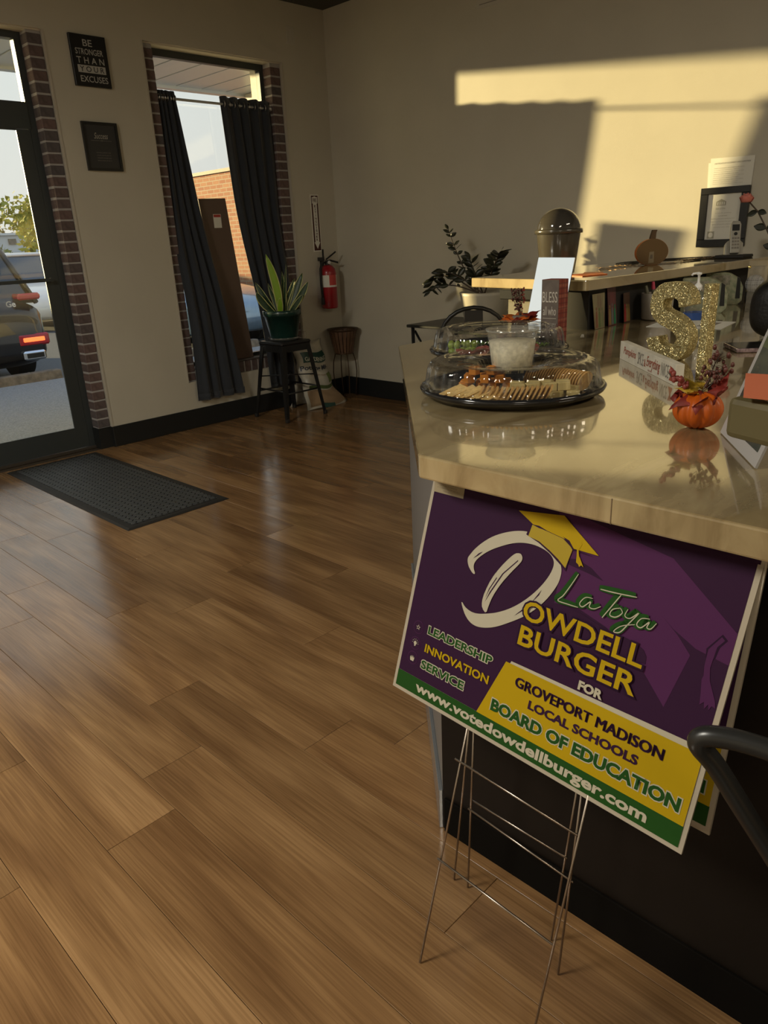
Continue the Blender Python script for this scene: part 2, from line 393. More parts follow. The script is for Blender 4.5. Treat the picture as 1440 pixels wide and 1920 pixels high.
MT['concrete'] = M('concrete', (.27, .285, .31), .9, var=.25, vscale=60, bump=.3, bscale=200)
MT['asphalt'] = M('asphalt', (.10, .105, .115), .85, var=.2, vscale=40, bump=.2, bscale=150)
MT['stop'] = M('old_concrete', (.20, .17, .14), .9, var=.35, vscale=14, bump=.4, bscale=50)
MT['soffit'] = M('metal_soffit', (.48, .50, .52), .35, metal=.4)
MT['groove'] = M('soffit_groove', (.12, .12, .12), .6)
MT['extbrick'] = None
MT['terracotta'] = M('green_glaze', (.008, .035, .028), .3, coat=.5)
MT['leafg'] = M('snake_leaf', (.022, .05, .02), .4, var=.5, vscale=30, stretch=(1, 1, 6))
MT['leafy'] = M('snake_leaf_margin', (.42, .42, .16), .45)
MT['leafbright'] = M('bright_leaf', (.20, .34, .02), .4)  # brighter yellow green than the other snake plant leaves
MT['dkleaf'] = M('dark_leaf', (.020, .022, .012), .35, var=.4, vscale=30)
MT['stemb'] = M('brown_stem', (.06, .04, .025), .6)
MT['soil'] = M('soil', (.02, .014, .01), .95, bump=.6, bscale=80)
MT['pot'] = M('pale_pot', (.40, .37, .30), .5, var=.08, vscale=6)

# ------------------------------------------------------------------ the shell
WY, RX, CZ = 5.162, 4.724, 3.118
LX, BY = -3.4, -3.6

# floor: a slab with loose planks
fl = MB().box((LX, BY, -.06), (RX, WY+.14, -.006)).build('floor', MT['subfloor']); tag(fl, kind='structure')
PW, PL = .1868, 1.22
pme = MB().box((-PW/2+.0006, -PL/2+.0006, -.006), (PW/2-.0006, PL/2-.0006, 0), ch=.0007).mesh('plank', MT['floor'])
joint = {0.667: 1.655, .854: 1.956, 1.041: 1.42, 1.228: 2.455, 1.415: 3.08, .480: 1.486}
bads = [(LX, BY)]
ic = 0
for k in range(-14, 23):
    x0 = .667 + PW*(k-1); x1 = x0+PW
    if x1 < -1.9 or x0 > RX: continue
    ph = {0: 1.486, 1: 1.654, 2: 1.956, 3: 2.63, 4: 2.452, 5: 3.08, 6: 2.615, 7: 2.215, 8: 2.82}.get(k-0, None)
    if ph is None: ph = ((k*0.37) % 1)*PL
    else: ph = ph
    y = ph - math.ceil((ph+1.0)/PL)*PL
    while y < WY+.02:
        a, b = max(y, -1.0), min(y+PL, WY+.02)
        cxm = (x0+x1)/2; vis = (cxm+b) > .9 and not (cxm > 1.25 and b < .9) and (b-cxm) < 6.5
        if b-a > .03 and vis:
            xa, xb = max(x0, LX), min(x1, RX)
            if b-a > PL-.001 and xb-xa > PW-.001:
                o = bpy.data.objects.new('plank', pme); o.location = ((x0+x1)/2, (a+b)/2, 0)
            else:
                mb = MB().box((-(xb-xa)/2+.0006, -(b-a)/2+.0006, -.006), ((xb-xa)/2-.0006, (b-a)/2-.0006, 0), ch=.0007)
                o = bpy.data.objects.new('plank', mb.mesh('plank', MT['floor'])); o.location = ((xa+xb)/2, (a+b)/2, 0)
            C.objects.link(o); o.parent = fl
        y += PL
MB().box((LX, BY, -.006), (RX, -1.0, 0)).box((LX, -1.0, -.006), (.667-PW*13, WY, 0)).build('floor_sheet', MT['floor'], fl)

# front wall (windows), built of slabs around the openings
WX0, WX1, WZ0, WZ1 = 3.04, 4.25, .365, 2.698
DX0, DX1, DZ1 = .95, 2.364, 2.672
BF = WY+.028      # brick face
wf = MB()
T_ = WY+.028
for a, b in (((DX1, 0), (WX0, CZ)), ((WX1, 0), (RX+.12, CZ)), ((WX0, 0), (WX1, WZ0)), ((WX0, WZ1), (WX1, CZ)), ((DX0, DZ1), (DX1, CZ)), ((LX, 0), (DX0, CZ))):
    wf.box((a[0], WY, a[1]), (b[0], T_, b[1]))
# masonry core behind
for a, b in (((2.27+.008, 0), (3.13-.008, CZ)), ((4.15+.008, 0), (RX+.12, CZ)), ((3.13-.008, 0), (4.15+.008, .445)), ((3.12, 2.70), (4.16, CZ)), ((DX0-.1, 2.70), (2.28, CZ)), ((LX, 0), (1.04-.008, CZ))):
    wf.box((a[0], T_+.012, a[1]), (b[0], WY+.30, b[1]))
wf.build('wall_front', [MT['wall']])
wfo = bpy.data.objects['wall_front']; tag(wfo, kind='structure')
# mortar beds
mo = MB()
mo.box((2.272, T_+.0006, 0), (DX1-.001, WY+.122, 2.67))
mo.box((WX0+.001, T_+.0006, WZ0), (3.128, WY+.122, 2.69))
mo.box((4.152, T_+.0006, WZ0), (WX1-.001, WY+.122, 2.69))
mo.box((3.128, T_+.0006, WZ0), (4.152, WY+.13, .452))
mo.build('mortar_bed', MT['mortar'], wfo)
def bricks(x0, x1, y0, y1, z0, z1, course=.0677):
    me = MB().box((-(x1-x0)/2, -(y1-y0)/2, -.0285), ((x1-x0)/2, (y1-y0)/2, .0285), ch=.004).mesh('brick', MT['brick'])
    z = z0+.0285
    while z+.0285 <= z1+.01:
        o = bpy.data.objects.new('brick', me); C.objects.link(o); o.parent = wfo
        o.location = ((x0+x1)/2+R_.uniform(-.0009, .0009), (y0+y1)/2+R_.uniform(-.0012, .0012), z); o.rotation_euler = (0, R_.uniform(-.01, .01), 0)
        z += course
bricks(2.27, DX1-.003, T_-.003, WY+.125, .155, 2.668)
bricks(WX0+.003, 3.13, T_-.003, WY+.125, .372, 2.69)
bricks(4.15, WX1-.003, T_-.003, WY+.125, .372, 2.69)
rme = MB().box((-.0285, -.055, -.045), (.0285, .055, .045), ch=.004).mesh('brick', MT['brick'])
for i in range(15):
    o = bpy.data.objects.new('brick', rme); C.objects.link(o); o.parent = wfo
    o.location = (3.13+.0345+.0685*i, T_-.003+.055, .366+.045+R_.uniform(-.002, .002))
# drywall corner beads
bd = MB()
for x in (DX1-.002, WX0-.004, WX1-.002): bd.box((x, WY-.004, .15 if x == DX1-.002 else WZ0), (x+.010, WY+.02, DZ1 if x == DX1-.002 else WZ1))
bd.build('corner_bead', MT['bead'], wfo)
# door heads and window head soffits
MB().box((3.04, T_-.01, 2.690), (4.25, WY+.14, 2.70)).box((DX0, T_-.01, 2.664), (2.36, WY+.14, 2.674)).build('head_lining', M('head_paint', (.55, .5, .4), .5), wfo)

wr = MB().box((RX, BY, 0), (RX+.12, WY, CZ)).build('wall_right', MT['wall']); tag(wr, kind='structure')
wl = MB().box((LX-.12, BY, 0), (LX, WY+.3, CZ)).build('wall_left', MT['wall']); tag(wl, kind='structure')
wb = MB().box((LX-.12, BY-.12, 0), (RX+.12, BY, CZ)).build('wall_back', MT['wall']); tag(wb, kind='structure')
ce = MB().box((LX-.12, BY-.12, CZ), (RX+.12, WY+.3, CZ+.1)).build('ceiling', MT['ceil']); tag(ce, kind='structure')
b1 = MB().box((DX1-.004, WY-.014, 0), (RX, WY, .152), ch=.003).box((2.262, T_-.012, 0), (DX1-.003, T_+.1, .152)).box((DX1-.006, WY-.012, 0), (DX1+.002, T_+.02, .1515)).build('baseboard_front', MT['base']); tag(b1, kind='structure')
b2 = MB().box((RX-.014, 1.9, 0), (RX, WY-.014, .162), ch=.003).build('baseboard_right', MT['base']); tag(b2, kind='structure')
MB().box((RX-.0142, 1.9, .150), (RX-.013, WY-.014, .154)).build('groove_line', MT['black'], b2)

# window
win = thing('window_1', None, None, (3.64, WY+.13, .45)); win['kind'] = 'structure'
fy0, fy1 = WY+.118, WY+.168
MB().box((3.128, fy0, .452), (3.165, fy1, 2.692)).box((4.112, fy0, .452), (4.152, fy1, 2.692)).box((3.165, fy0, .452), (4.112, fy1, .497)).box((3.165, fy0, 2.645), (4.112, fy1, 2.692)).build('window_frame', MT['alum'], win)
MB().box((3.163, WY+.145, .495), (4.114, WY+.149, 2.647)).build('pane', MT['glass'], win)
MB().box((3.126, T_-.008, .456), (4.154, fy0, .470), ch=.003).build('window_sill', M('slate_sill', (.10, .085, .08), .35), win)

# door with transom
dr = thing('door_1', None, None, (1.7, WY+.15, 0)); dr['kind'] = 'structure'
dy0, dy1 = WY+.120, WY+.150
MB().box((2.225, dy0-.004, 0), (2.272, dy1+.02, 2.664)).box((1.035, dy0-.004, 0), (1.082, dy1+.02, 2.664)).box((1.082, dy0-.015, 2.12), (2.225, dy1+.02, 2.275)).box((1.082, dy0-.01, 2.625), (2.225, dy1+.02, 2.664)).build('door_frame', MT['alum'], dr)
MB().box((2.135, dy0-.004, .02), (2.2245, dy0+.009, 2.118), ch=.001).box((1.085, dy0-.004, .02), (1.172, dy0+.009, 2.118), ch=.001).box((1.172, dy0-.004, .02), (2.135, dy0+.009, .172), ch=.001).box((1.172, dy0-.004, 2.112), (2.135, dy0+.009, 2.119)).build('door_leaf', MT['alum'], dr)
MB().box((1.17, WY+.122, .17), (2.137, WY+.126, 2.114)).box((1.082, WY+.142, 2.27), (2.226, WY+.147, 2.627)).build('pane', MT['glass'], dr)
MB().box((1.16, dy0-.045, 1.19), (2.15, dy0-.035, 1.213), ch=.002).box((2.15, dy0-.045, 1.19), (2.17, dy0+.002, 1.213)).box((1.14, dy0-.045, 1.19), (1.16, dy0+.002, 1.213)).build('push_bar', MT['alum'], dr)
MB().box((1.03, dy0-.02, -.004), (2.27, dy1+.04, .018), ch=.003).build('threshold', M('threshold_metal', (.12, .10, .08), .4, metal=.7), dr)

# ------------------------------------------------------------------ outdoors
MB().box((-14, WY+.30, -.16), (14, 9.05, -.045)).box((-14, WY+.165, -.16), (14, WY+.31, -.03)).build('sidewalk', MT['concrete']); tag(bpy.data.objects['sidewalk'], kind='structure')
MB().box((-60, 9.05, -.2), (90, 130, -.125)).build('parking_lot', MT['asphalt']); tag(bpy.data.objects['parking_lot'], kind='structure')
# canopy
cn = thing('canopy', 'ribbed metal canopy soffit over the walk outside the window', 'canopy', (2.5, 6.3, 2.86))
MB().box((-6, WY+.31, 2.90), (9, 7.3, 2.98)).build('roof_deck', MT['soffit'], cn)
MB().box((-6, 7.27, 2.86), (9, 7.36, 3.15)).build('fascia', MT['soffit'], cn)
for i in range(30):
    x = -2+.30*i
    MB().box((x, WY+.32, 2.885), (x+.284, 7.27, 2.8995), ch=.004).build('soffit_panel', MT['soffit'], cn)
MB().box((-6, WY+.31, 2.72), (9, WY+.36, 2.90)).build('ledger', M('ledger', (.25, .22, .17), .6), cn)
cp = thing('canopy_post', 'cream post holding the canopy outside the window', 'post', (5.53, 7.2, -.1))
MB().box((5.46, 7.13, -.1), (5.60, 7.26, 2.780), ch=.008).build('shaft', M('cream_paint', (.75, .62, .38), .5), cp)
MB().box((5.43, 7.10, -.1), (5.63, 7.29, .05), ch=.006).build('base_collar', M('cream_trim', (.5, .45, .35), .5), cp)
MB().box((5.43, 7.10, 2.78), (5.63, 7.255, 2.884), ch=.006).build('top_collar', M('cream_cap', (.5, .45, .35), .5), cp)

# wheel stops
def wheel_stop(x0, x1, label):
    t = thing('wheel_stop', label, 'wheel stop', ((x0+x1)/2, 9.27, -.125))
    MB().prism([(-.10, 0), (.10, 0), (.065, .165), (-.065, .165)], x0, x1, o=(0, 9.27, -.125 + .0), ex=(0, 1, 0), ey=(0, 0, 1)).build('stop_block', MT['stop'], t, bevel=.012)
    for q in (.2, .8):
        xx = x0+(x1-x0)*q; MB().cyl((xx, 9.27, .03), (xx, 9.27, .048), .015, n=10).build('steel_pin', MT['steel'], t)
wheel_stop(1.87, 3.70, 'weathered concrete wheel stop behind the dark car outside the door')
wheel_stop(4.9, 6.7, 'weathered concrete wheel stop below the blue car outside the window')

def loft(mb, sts, n=20, ex=4.0):
    """closed rings along x: (x, halfwidth, zlow, zhigh)"""
    V = []; F = []
    for (x, hw, z0, z1) in sts:
        for i in range(n):
            t = 2*PI*i/n; c, s_ = math.cos(t), math.sin(t)
            V.append((x, hw*math.copysign(abs(c)**(2/ex), c), (z0+z1)/2+(z1-z0)/2*math.copysign(abs(s_)**(2/ex), s_)))
    for k in range(len(sts)-1):
        for i in range(n): F.append((k*n+i, (k+1)*n+i, (k+1)*n+(i+1) % n, k*n+(i+1) % n))
    F.append(tuple(reversed(range(n)))[::-1]); F.append(tuple((len(sts)-1)*n+i for i in range(n))[::-1])
    mb.add(V, F, True)
MT['carglass'] = M('car_glass', (.02, .03, .045), .05, spec=.9)
MT['tyre'] = M('tyre', (.012, .012, .012), .8); MT['rim'] = M('alloy', (.4, .4, .42), .3, metal=.9)
MT['lamp'] = M('tail_lens', (.35, .01, .02), .12, coat=.6)
MT['chrome'] = M('chrome', (.8, .8, .8), .1, metal=1)
MT['lit'] = M('lit_brake_lamp', (.8, .2, .1), .4, emit='FF6A30', estr=2.2)
def car(label, loc, rz, body, H_=1.50, L=4.75, W=1.86, rear=False):
    """x forward, rear bumper at x=0"""
    t = thing('car', label, 'car', loc, rz)
    hw = W/2
    mb = MB()
    loft(mb, [(0, hw*.86, .30, .62), (.05, hw*.93, .26, .80), (.12, hw*.97, .22, .98), (.5, hw, .2, 1.03), (1.3, hw, .18, .98), (L*.62, hw, .18, .97), (L*.75, hw, .2, .93), (L*.9, hw*.97, .2, .84), (L*.97, hw*.9, .24, .72), (L, hw*.78, .3, .58)], 28, 5)
    mb.build('body', body, t, world=False)
    g = MB(); xr = .16 if rear else .45
    pts = [(xr, 1, .94, .95), (3.42, 1, .90, .93), (xr+.55, 1, .72, H_-.02), (1.3, 1, .74, H_), (2.35, 1, .74, H_-.01)]
    bm = bmesh.new()
    for (x, _, k, z) in pts:
        for s_ in (-1, 1): bm.verts.new((x, s_*hw*k, z))
    bmesh.ops.convex_hull(bm, input=bm.verts[:]); bm.verts.index_update()
    g.add([v.co.copy() for v in bm.verts], [tuple(q.index for q in f.verts) for f in bm.faces]); bm.free()
    g.build('glasshouse', MT['carglass'], t, world=False)
    r = MB()
    loft(r, [(xr+.5, hw*.70, H_-.05, H_-.01), (xr+.65, hw*.745, H_-.045, H_+.012), (1.5, hw*.755, H_-.03, H_+.02), (2.25, hw*.75, H_-.05, H_+.008), (2.45, hw*.7, H_-.07, H_-.02)], 20, 4)
    r.build('roof', body, t, world=False)
    for s_ in (-1, 1):
        MB().tube([(xr-.02, s_*hw*.945, .95), (xr+.27, s_*hw*.84, (.95+H_)/2), (xr+.56, s_*hw*.725, H_-.02)], .034, 6).build('rear_pillar', body, t, world=False)
        MB().tube([(2.35, s_*hw*.745, H_-.02), (3.42, s_*hw*.90, .93)], .026, 6).build('front_pillar', body, t, world=False)
        MB().tube([(1.85, s_*hw*.742, H_-.02), (1.85, s_*hw*.925, .95)], .022, 6).build('middle_pillar', MT['blackm'], t, world=False)
        MB().sphere((2.72, s_*(hw+.10), 1.03), .11, 12, 8, (.5, 1, .62)).build('mirror', body, t, world=False)
        if not rear: MB().box((.015, s_*(hw*.93)-.02*s_-.15*(s_ > 0), .80), (.12, s_*(hw*.93)-.02*s_+.15*(s_ < 0), .93), ch=.02).build('tail_lamp', MT['lamp'], t, world=False)
        MB().box((L-.2, s_*hw*.80-.1, .62), (L-.02, s_*hw*.80+.1, .74), ch=.03).build('headlamp', MT['chrome'], t, world=False)
        for xw in (.95, L-.95):
            wv = MB().cyl((xw, s_*(hw-.22), .33), (xw, s_*(hw-.0), .33), .33, n=26); wv = wv.build('wheel', MT['tyre'], t, world=False)
            MB().cyl((xw, s_*(hw-.02), .33), (xw, s_*(hw+.008), .33), .22, n=20).build('rim', MT['rim'], wv, world=False)
    MB().box((-.012, -.26, .66), (.04, .26, .78), ch=.004).build('number_plate', MT['white'], t, world=False)
    return t
# dark car seen through the door: rear bumper towards the building
paint_dark = M('black_metallic_paint', (.010, .011, .014), .2, metal=0, coat=.5, spec=.4)
dc = car('dark hatchback with a lit brake lamp parked outside the glass door', (2.80, 9.42, -.125), PI/2, paint_dark, H_=1.80, W=1.90, rear=True)
# details at the rear of the dark car (x right of centre is -y in car space -> world +x)
MB().box((-.02, -.86, .505), (.05, -.60, .56), ch=.01).build('brake_lamp', MT['lit'], dc, world=False)
MB().box((-.012, -.92, .46), (.05, -.55, .60), ch=.02).build('lamp_lens', MT['lamp'], dc, world=False)
ex_ = MB(); ex_.box((-.03, -.84, .29), (.03, -.57, .40), ch=.02).build('exhaust_trim', MT['chrome'], dc, world=False)
MB().box((-.033, -.82, .305), (.0, -.59, .385), ch=.015).build('exhaust_mouth', MT['black'], dc, world=False)
MB().box((.05, -.93, .99), (.30, -.66, 1.065), ch=.02).build('upper_tail_lamp', MT['lamp'], dc, world=False)
text('car_lettering', 'Ge', (2.80+.50, 9.42+.02, .80), (1, 0, 0), (0, 0, 1), .11, .07, MT['chrome'], None, bold=.02, lift=.0)
o = bpy.data.objects['car_lettering']
o.parent = dc; o.matrix_parent_inverse = Matrix.Translation(Vector((2.80, 9.42, -.125))) .inverted() if False else (Matrix.Translation(Vector((2.80, 9.42, -.125))) @ Matrix.Rotation(PI/2, 4, 'Z')).inverted()

car('silver blue car parked nose-in outside the window beside the brown board', (6.75, 14.2, -.125), -PI/2+.0, M('silver_blue_paint', (.20, .30, .42), .14, metal=.5, coat=1), H_=1.47, W=1.84, L=4.75)
car('white car seen beyond the dark hatchback through the glass door', (6.75, 20.4, -.125), -PI/2, M('white_car_paint', (.8, .8, .78), .2, coat=.6), H_=1.55)
car('silver wagon added out of view left of the dark hatchback to block low sun', (.05, 9.46, -.125), PI/2, M('silver_paint', (.4, .41, .42), .2, metal=.5, coat=.6), H_=1.74, W=1.86)  # added unseen car, keeps the low sun off the floor

# neighbouring brick building
def extbrick():
    m = bpy.data.materials.new('orange_brick'); m.use_nodes = True; nt = m.node_tree; b = nt.nodes['Principled BSDF']
    t = nt.nodes.new('ShaderNodeTexCoord'); mp = nt.nodes.new('ShaderNodeMapping'); mp.inputs['Rotation'].default_value = (0, -PI/2, PI/2)
    sp = nt.nodes.new('ShaderNodeSeparateXYZ'); cb = nt.nodes.new('ShaderNodeCombineXYZ')
    nt.links.new(t.outputs['Object'], sp.inputs[0]); nt.links.new(sp.outputs[1], cb.inputs[0]); nt.links.new(sp.outputs[2], cb.inputs[1])
    br = nt.nodes.new('ShaderNodeTexBrick'); br.inputs['Scale'].default_value = 1; br.inputs['Brick Width'].default_value = .22; br.inputs['Row Height'].default_value = .075
    br.inputs['Mortar Size'].default_value = .008; br.inputs['Color1'].default_value = (.30, .10, .045, 1); br.inputs['Color2'].default_value = (.38, .17, .08, 1); br.inputs['Mortar'].default_value = (.38, .30, .2, 1)
    nt.links.new(cb.outputs[0], br.inputs['Vector']); nt.links.new(br.outputs[0], b.inputs['Base Color']); b.inputs['Roughness'].default_value = .85
    return m
nb = thing('brick_building', 'orange brick building with a flat roof seen through the window', 'building', (14, 14, -.125))
MB().box((9.0, 10.0, -.13), (20, 19.5, 2.70)).build('brick_wall', extbrick(), nb)
MB().box((8.95, 9.95, 2.70), (20.05, 19.55, 2.76)).build('coping', M('coping_metal', (.22, .16, .11), .6), nb)
lb = thing('warehouse', 'long pale warehouse with small windows far beyond the parking lot', 'building', (16, 64, -.125))
MB().box((-10, 60, -.13), (24.5, 74, 2.85)).build('metal_wall', M('pale_metal_wall', (.50, .56, .62), .5), lb)
MB().box((-10.2, 59.8, 2.85), (24.8, 74.2, 3.0)).build('roof_edge', M('roof_edge', (.6, .65, .7), .5), lb)
for i in range(12): MB().box((1.2+1.9*i, 59.9, 2.2), (1.75+1.9*i, 60.02, 2.6)).build('window', MT['carglass'], lb)

def foliage_mat(name, c1, c2):
    return M(name, c1, .7, col2=c2, vscale=1.6)
def tree(label, x, y, h, r, cols, seed, n=900, leaf=.16):
    rr = random.Random(seed)
    t = thing('tree', label, 'tree', (x, y, -.125), 0, 'trees beyond the parking lot')
    MB().tube([(x, y, -.13), (x+.05, y, h*.4), (x-.03, y, h*.75)], [r*.09, r*.07, r*.03], 8).build('trunk', MT['stemb'], t)
    cs = [(rr.gauss(0, .42)*r, rr.gauss(0, .42)*r, h*(.42+.5*rr.random())) for _ in range(9)]
    mb = MB()
    for i in range(n):
        c = cs[i % 9]; u = Vector((rr.gauss(0, 1), rr.gauss(0, 1), rr.gauss(0, .8))).normalized()*r*.42*(.5+.5*rr.random())
        p = Vector((x, y, 0))+Vector(c)+u
        a = Vector((rr.uniform(-1, 1), rr.uniform(-1, 1), rr.uniform(-1, 1))).normalized(); b = a.orthogonal().normalized(); s_ = leaf*rr.uniform(.6, 1.3)
        mb.add([p-a*s_, p+b*s_*.6, p+a*s_, p-b*s_*.6], [(0, 1, 2, 3)])
    mb.build('foliage', foliage_mat('foliage', *cols), t, kind='stuff')
tree('tall yellow green tree beside the door jamb outside', 13.6, 32, 3.9, 1.9, ((.16, .20, .02), (.50, .42, .05)), 3, 1600, .14)
tree('low bushy green tree in front of the pale warehouse', 10.6, 34, 1.5, 1.6, ((.05, .11, .03), (.20, .26, .06)), 4, 1000, .13)
tree('low bushy green shrub tree left of the yellow green tree', 8.2, 33, 1.4, 1.6, ((.05, .10, .03), (.16, .22, .06)), 9, 1000, .13)
tree('orange autumn tree above the roof of the pale warehouse', 24.0, 80, 5.8, 4.2, ((.25, .13, .04), (.55, .36, .12)), 5, 1200, .3)
tree('golden autumn tree above the far end of the warehouse', 36, 88, 6.8, 4.5, ((.20, .16, .05), (.5, .42, .14)), 6, 1200, .3)

# ------------------------------------------------------------------ curtains and board in the window
rod = thing('curtain_rod', 'thin white metal curtain rod spanning the tall window', 'curtain rod', (3.64, WY+.058, 2.37))
MB().cyl((3.132, WY+.058, 2.372), (4.148, WY+.058, 2.372), .009, n=12).build('tube', M('white_metal', (.55, .55, .52), .3, metal=.5), rod)
MB().cyl((3.129, WY+.058, 2.372), (3.142, WY+.058, 2.372), .014, n=12).cyl((4.138, WY+.058, 2.372), (4.149, WY+.058, 2.372), .014, n=12).build('end_cap', MT['white'], rod)
def curtain(label, xt0, xt1, xb0, xb1, zt, zb, nf, amp, yc, ph, bulge=0):
    t = thing('curtain', label, 'curtain', ((xt0+xt1)/2, yc, zb), 0, None)
    def fn(u, v):
        z = zb+(zt-zb)*v
        e = (1-v)
        xl = xt0+(xb0-xt0)*e; xr = xt1+(xb1-xt1)*e
        a = amp*(.75+.5*e)
        k_ = min(1, max(0, (e-.30)/.5)); k_ = k_*k_*(3-2*k_)
        y = yc-.098*k_+a*math.sin(2*PI*nf*u+ph)+.25*a*math.sin(2*PI*nf*2.3*u+ph*2+v*2)
        if v > .985: z += .004*math.sin(2*PI*nf*1.0*u)
        y -= bulge*e*(1-e)*.3
        return (xl+(xr-xl)*u+.006*math.sin(9*u+7*v), y, z)
    MB().grid(fn, int(nf*14), 22).build('cloth', MT['curtain'], t, solid=.003)
    hm = MB()
    def fh(u, v):
        p = fn(u, .0); return (p[0], p[1]-.003, p[2]+.05*v)
    hm.grid(fh, int(nf*14), 2); hm.build('hem', MT['curtain'], t, solid=.002)
    n = max(2, int(nf*2))
    for i in range(n):
        u = (i+.5)/n; p = fn(u, .975)
        a = MB().tube([(p[0]+.004*math.cos(k), yc+.021*math.cos(k), 2.372+.021*math.sin(k)) for k in [j*2*PI/14 for j in range(14)]], .0035, 6, closed=True)
        a.build('grommet', MT['steel'], t)
curtain('narrow bunched charcoal curtain at the left of the window', 3.134, 3.275, 3.09, 3.535, 2.418, .215, 4, .017, WY+.048, .5)
curtain('wider charcoal curtain hanging at the right of the window behind the plant', 3.665, 4.147, 3.82, 4.155, 2.422, .195, 5, .018, WY+.050, 2.0)
bb = thing('leaning_board', 'tall brown board leaning in the window between the curtains', 'board', (3.62, WY+.10, .47))
brown = M('brown_laminate', (.115, .075, .055), .45, var=.06, vscale=3)
bo = MB(); bo.add([(3.515, WY+.060, .471), (3.735, WY+.060, .471), (3.735, WY+.080, .471), (3.515, WY+.080, .471), (3.392, WY+.085, 1.712), (3.640, WY+.085, 1.716), (3.640, WY+.105, 1.716), (3.392, WY+.105, 1.712)],
       [(0,3,2,1),(4,5,6,7),(0,1,5,4),(1,2,6,5),(2,3,7,6),(3,0,4,7)]); bo.build('panel', brown, bb, bevel=.003)
MB().box((3.505, WY+.078, 1.50), (3.575, WY+.080, 1.60)).build('sticker', MT['paper'], bb)
MB().box((3.508, WY+.0772, 1.578), (3.572, WY+.0782, 1.597)).build('sticker_stripe', MT['redink'], bb)

# ------------------------------------------------------------------ things on the window wall
def wall_text(s, x, z, wd, ht, mat, par, y, **k): return text('lettering', s, (x, y, z), (1, 0, 0), (0, 0, 1), wd, ht, mat, par, **k)
fr = thing('motivational_sign', 'black canvas sign in white capitals BE STRONGER THAN YOUR EXCUSES', 'sign', (2.64, WY, 2.378))
MB().box((2.52, WY-.022, 2.378), (2.764, WY, 2.672), ch=.002).build('canvas', MT['black'], fr)
wt = M('sign_white', (.42, .41, .38), .6); yy = WY-.0225
for s, x, z, wd, ht in (('BE', 2.605, 2.606, .062, .038), ('STRONGER', 2.548, 2.558, .186, .034), ('THAN', 2.548, 2.508, .186, .036), ('EXCUSES', 2.556, 2.402, .186, .036)):
    wall_text(s, x, z, wd, ht, wt, fr, yy, bold=.008, spacing=1.0 if s != 'THAN' else 1.6)
MB().box((2.548, yy-.001, 2.455), (2.736, yy+.001, 2.498)).build('white_bar', wt, fr)
wall_text('YOUR', 2.560, 2.461, .165, .031, MT['black'], fr, yy-.0012, bold=.008, spacing=1.5)
f2 = thing('picture_frame', 'black framed Success print hanging below the black canvas sign', 'picture frame', (2.634, WY, 1.877))
fx0, fx1, fz0, fz1 = 2.510, 2.757, 1.877, 2.172
MB().box((fx0, WY-.02, fz0), (fx1, WY, fz0+.016)).box((fx0, WY-.02, fz1-.016), (fx1, WY, fz1)).box((fx0, WY-.02, fz0+.016), (fx0+.016, WY, fz1-.016)).box((fx1-.016, WY-.02, fz0+.016), (fx1, WY, fz1-.016)).build('frame', MT['black'], f2)
MB().box((fx0+.016, WY-.012, fz0+.016), (fx1-.016, WY, fz1-.016)).build('print', M('charcoal_print', (.03, .03, .032), .35), f2)
script = M('sign_cream', (.40, .38, .32), .6)
wall_text('Success', 2.585, 2.072, .098, .036, script, f2, WY-.0125, shear=.4)
MB().box((2.560, WY-.0132, 2.060), (2.620, WY-.0122, 2.0615)).box((2.648, WY-.0132, 2.060), (2.705, WY-.0122, 2.0615)).build('rule', MT['greyink'], f2)
wall_text('(NOUN)', 2.624, 2.057, .02, .006, script, f2, WY-.0125)
for i, s in enumerate(('WORKING HARDER THAN', 'OTHERS ARE WILLING TO', 'DREAMING BIGGER AND', 'NEVER GIVING UP ON IT')): wall_text(s, 2.585, 1.985-.016*i, .10, .006, MT['greyink'], f2, WY-.0125)
wp = thing('wall_plate', 'ivory two-gang wall plate high near the corner above the window', 'wall plate', (4.36, WY, 2.83))
MB().box((4.318, WY-.006, 2.832), (4.396, WY, 2.956), ch=.002).build('plate', MT['ivory'], wp)
MB().box((4.343, WY-.009, 2.905), (4.371, WY-.005, 2.94), ch=.003).build('socket', MT['ivory'], wp); MB().box((4.343, WY-.009, 2.848), (4.371, WY-.005, 2.883), ch=.003).build('socket', MT['ivory'], wp)
sn = thing('cable_clip', 'small ivory strip on the wall near the corner under the wall plate', 'clip', (4.63, WY, 2.66))
MB().box((4.612, WY-.006, 2.655), (4.652, WY, 2.666), ch=.002).build('strip', MT['ivory'], sn)

es = thing('fire_extinguisher_sign', 'tall narrow white sign FIRE EXTINGUISHER with a down arrow', 'sign', (4.488, WY, 1.28))
MB().box((4.442, WY-.003, 1.283), (4.534, WY, 1.742), ch=.001).build('plate', MT['paper'], es)
dm = M('maroon_print', (.07, .02, .015), .5)
MB().box((4.450, WY-.0036, 1.292), (4.526, WY-.0028, 1.734)).build('border_fill', dm, es)
ar = [(4.466, 1.718), (4.488, 1.730), (4.510, 1.718), (4.510, 1.36), (4.520, 1.36), (4.488, 1.305), (4.456, 1.36), (4.466, 1.36)]
MB().prism(ar, 0, .0006, o=(0, WY-.0036, 0), ex=(1, 0, 0), ey=(0, 0, 1)).build('arrow', MT['paper'], es)
MB().prism([(4.458, 1.672), (4.518, 1.672), (4.518, 1.722), (4.458, 1.722)], 0, .0008, o=(0, WY-.0036, 0), ex=(1, 0, 0), ey=(0, 0, 1)).build('title_plate', MT['paper'], es)
wall_text('FIRE', 4.466, 1.682, .044, .030, dm, es, WY-.0044, bold=.02)
for i, ch in enumerate('EXTINGUISHER'): wall_text(ch, 4.478 if ch != 'I' else 4.486, 1.640-.0245*i, .020 if ch != 'I' else .005, .019, dm, es, WY-.0044, bold=.02)

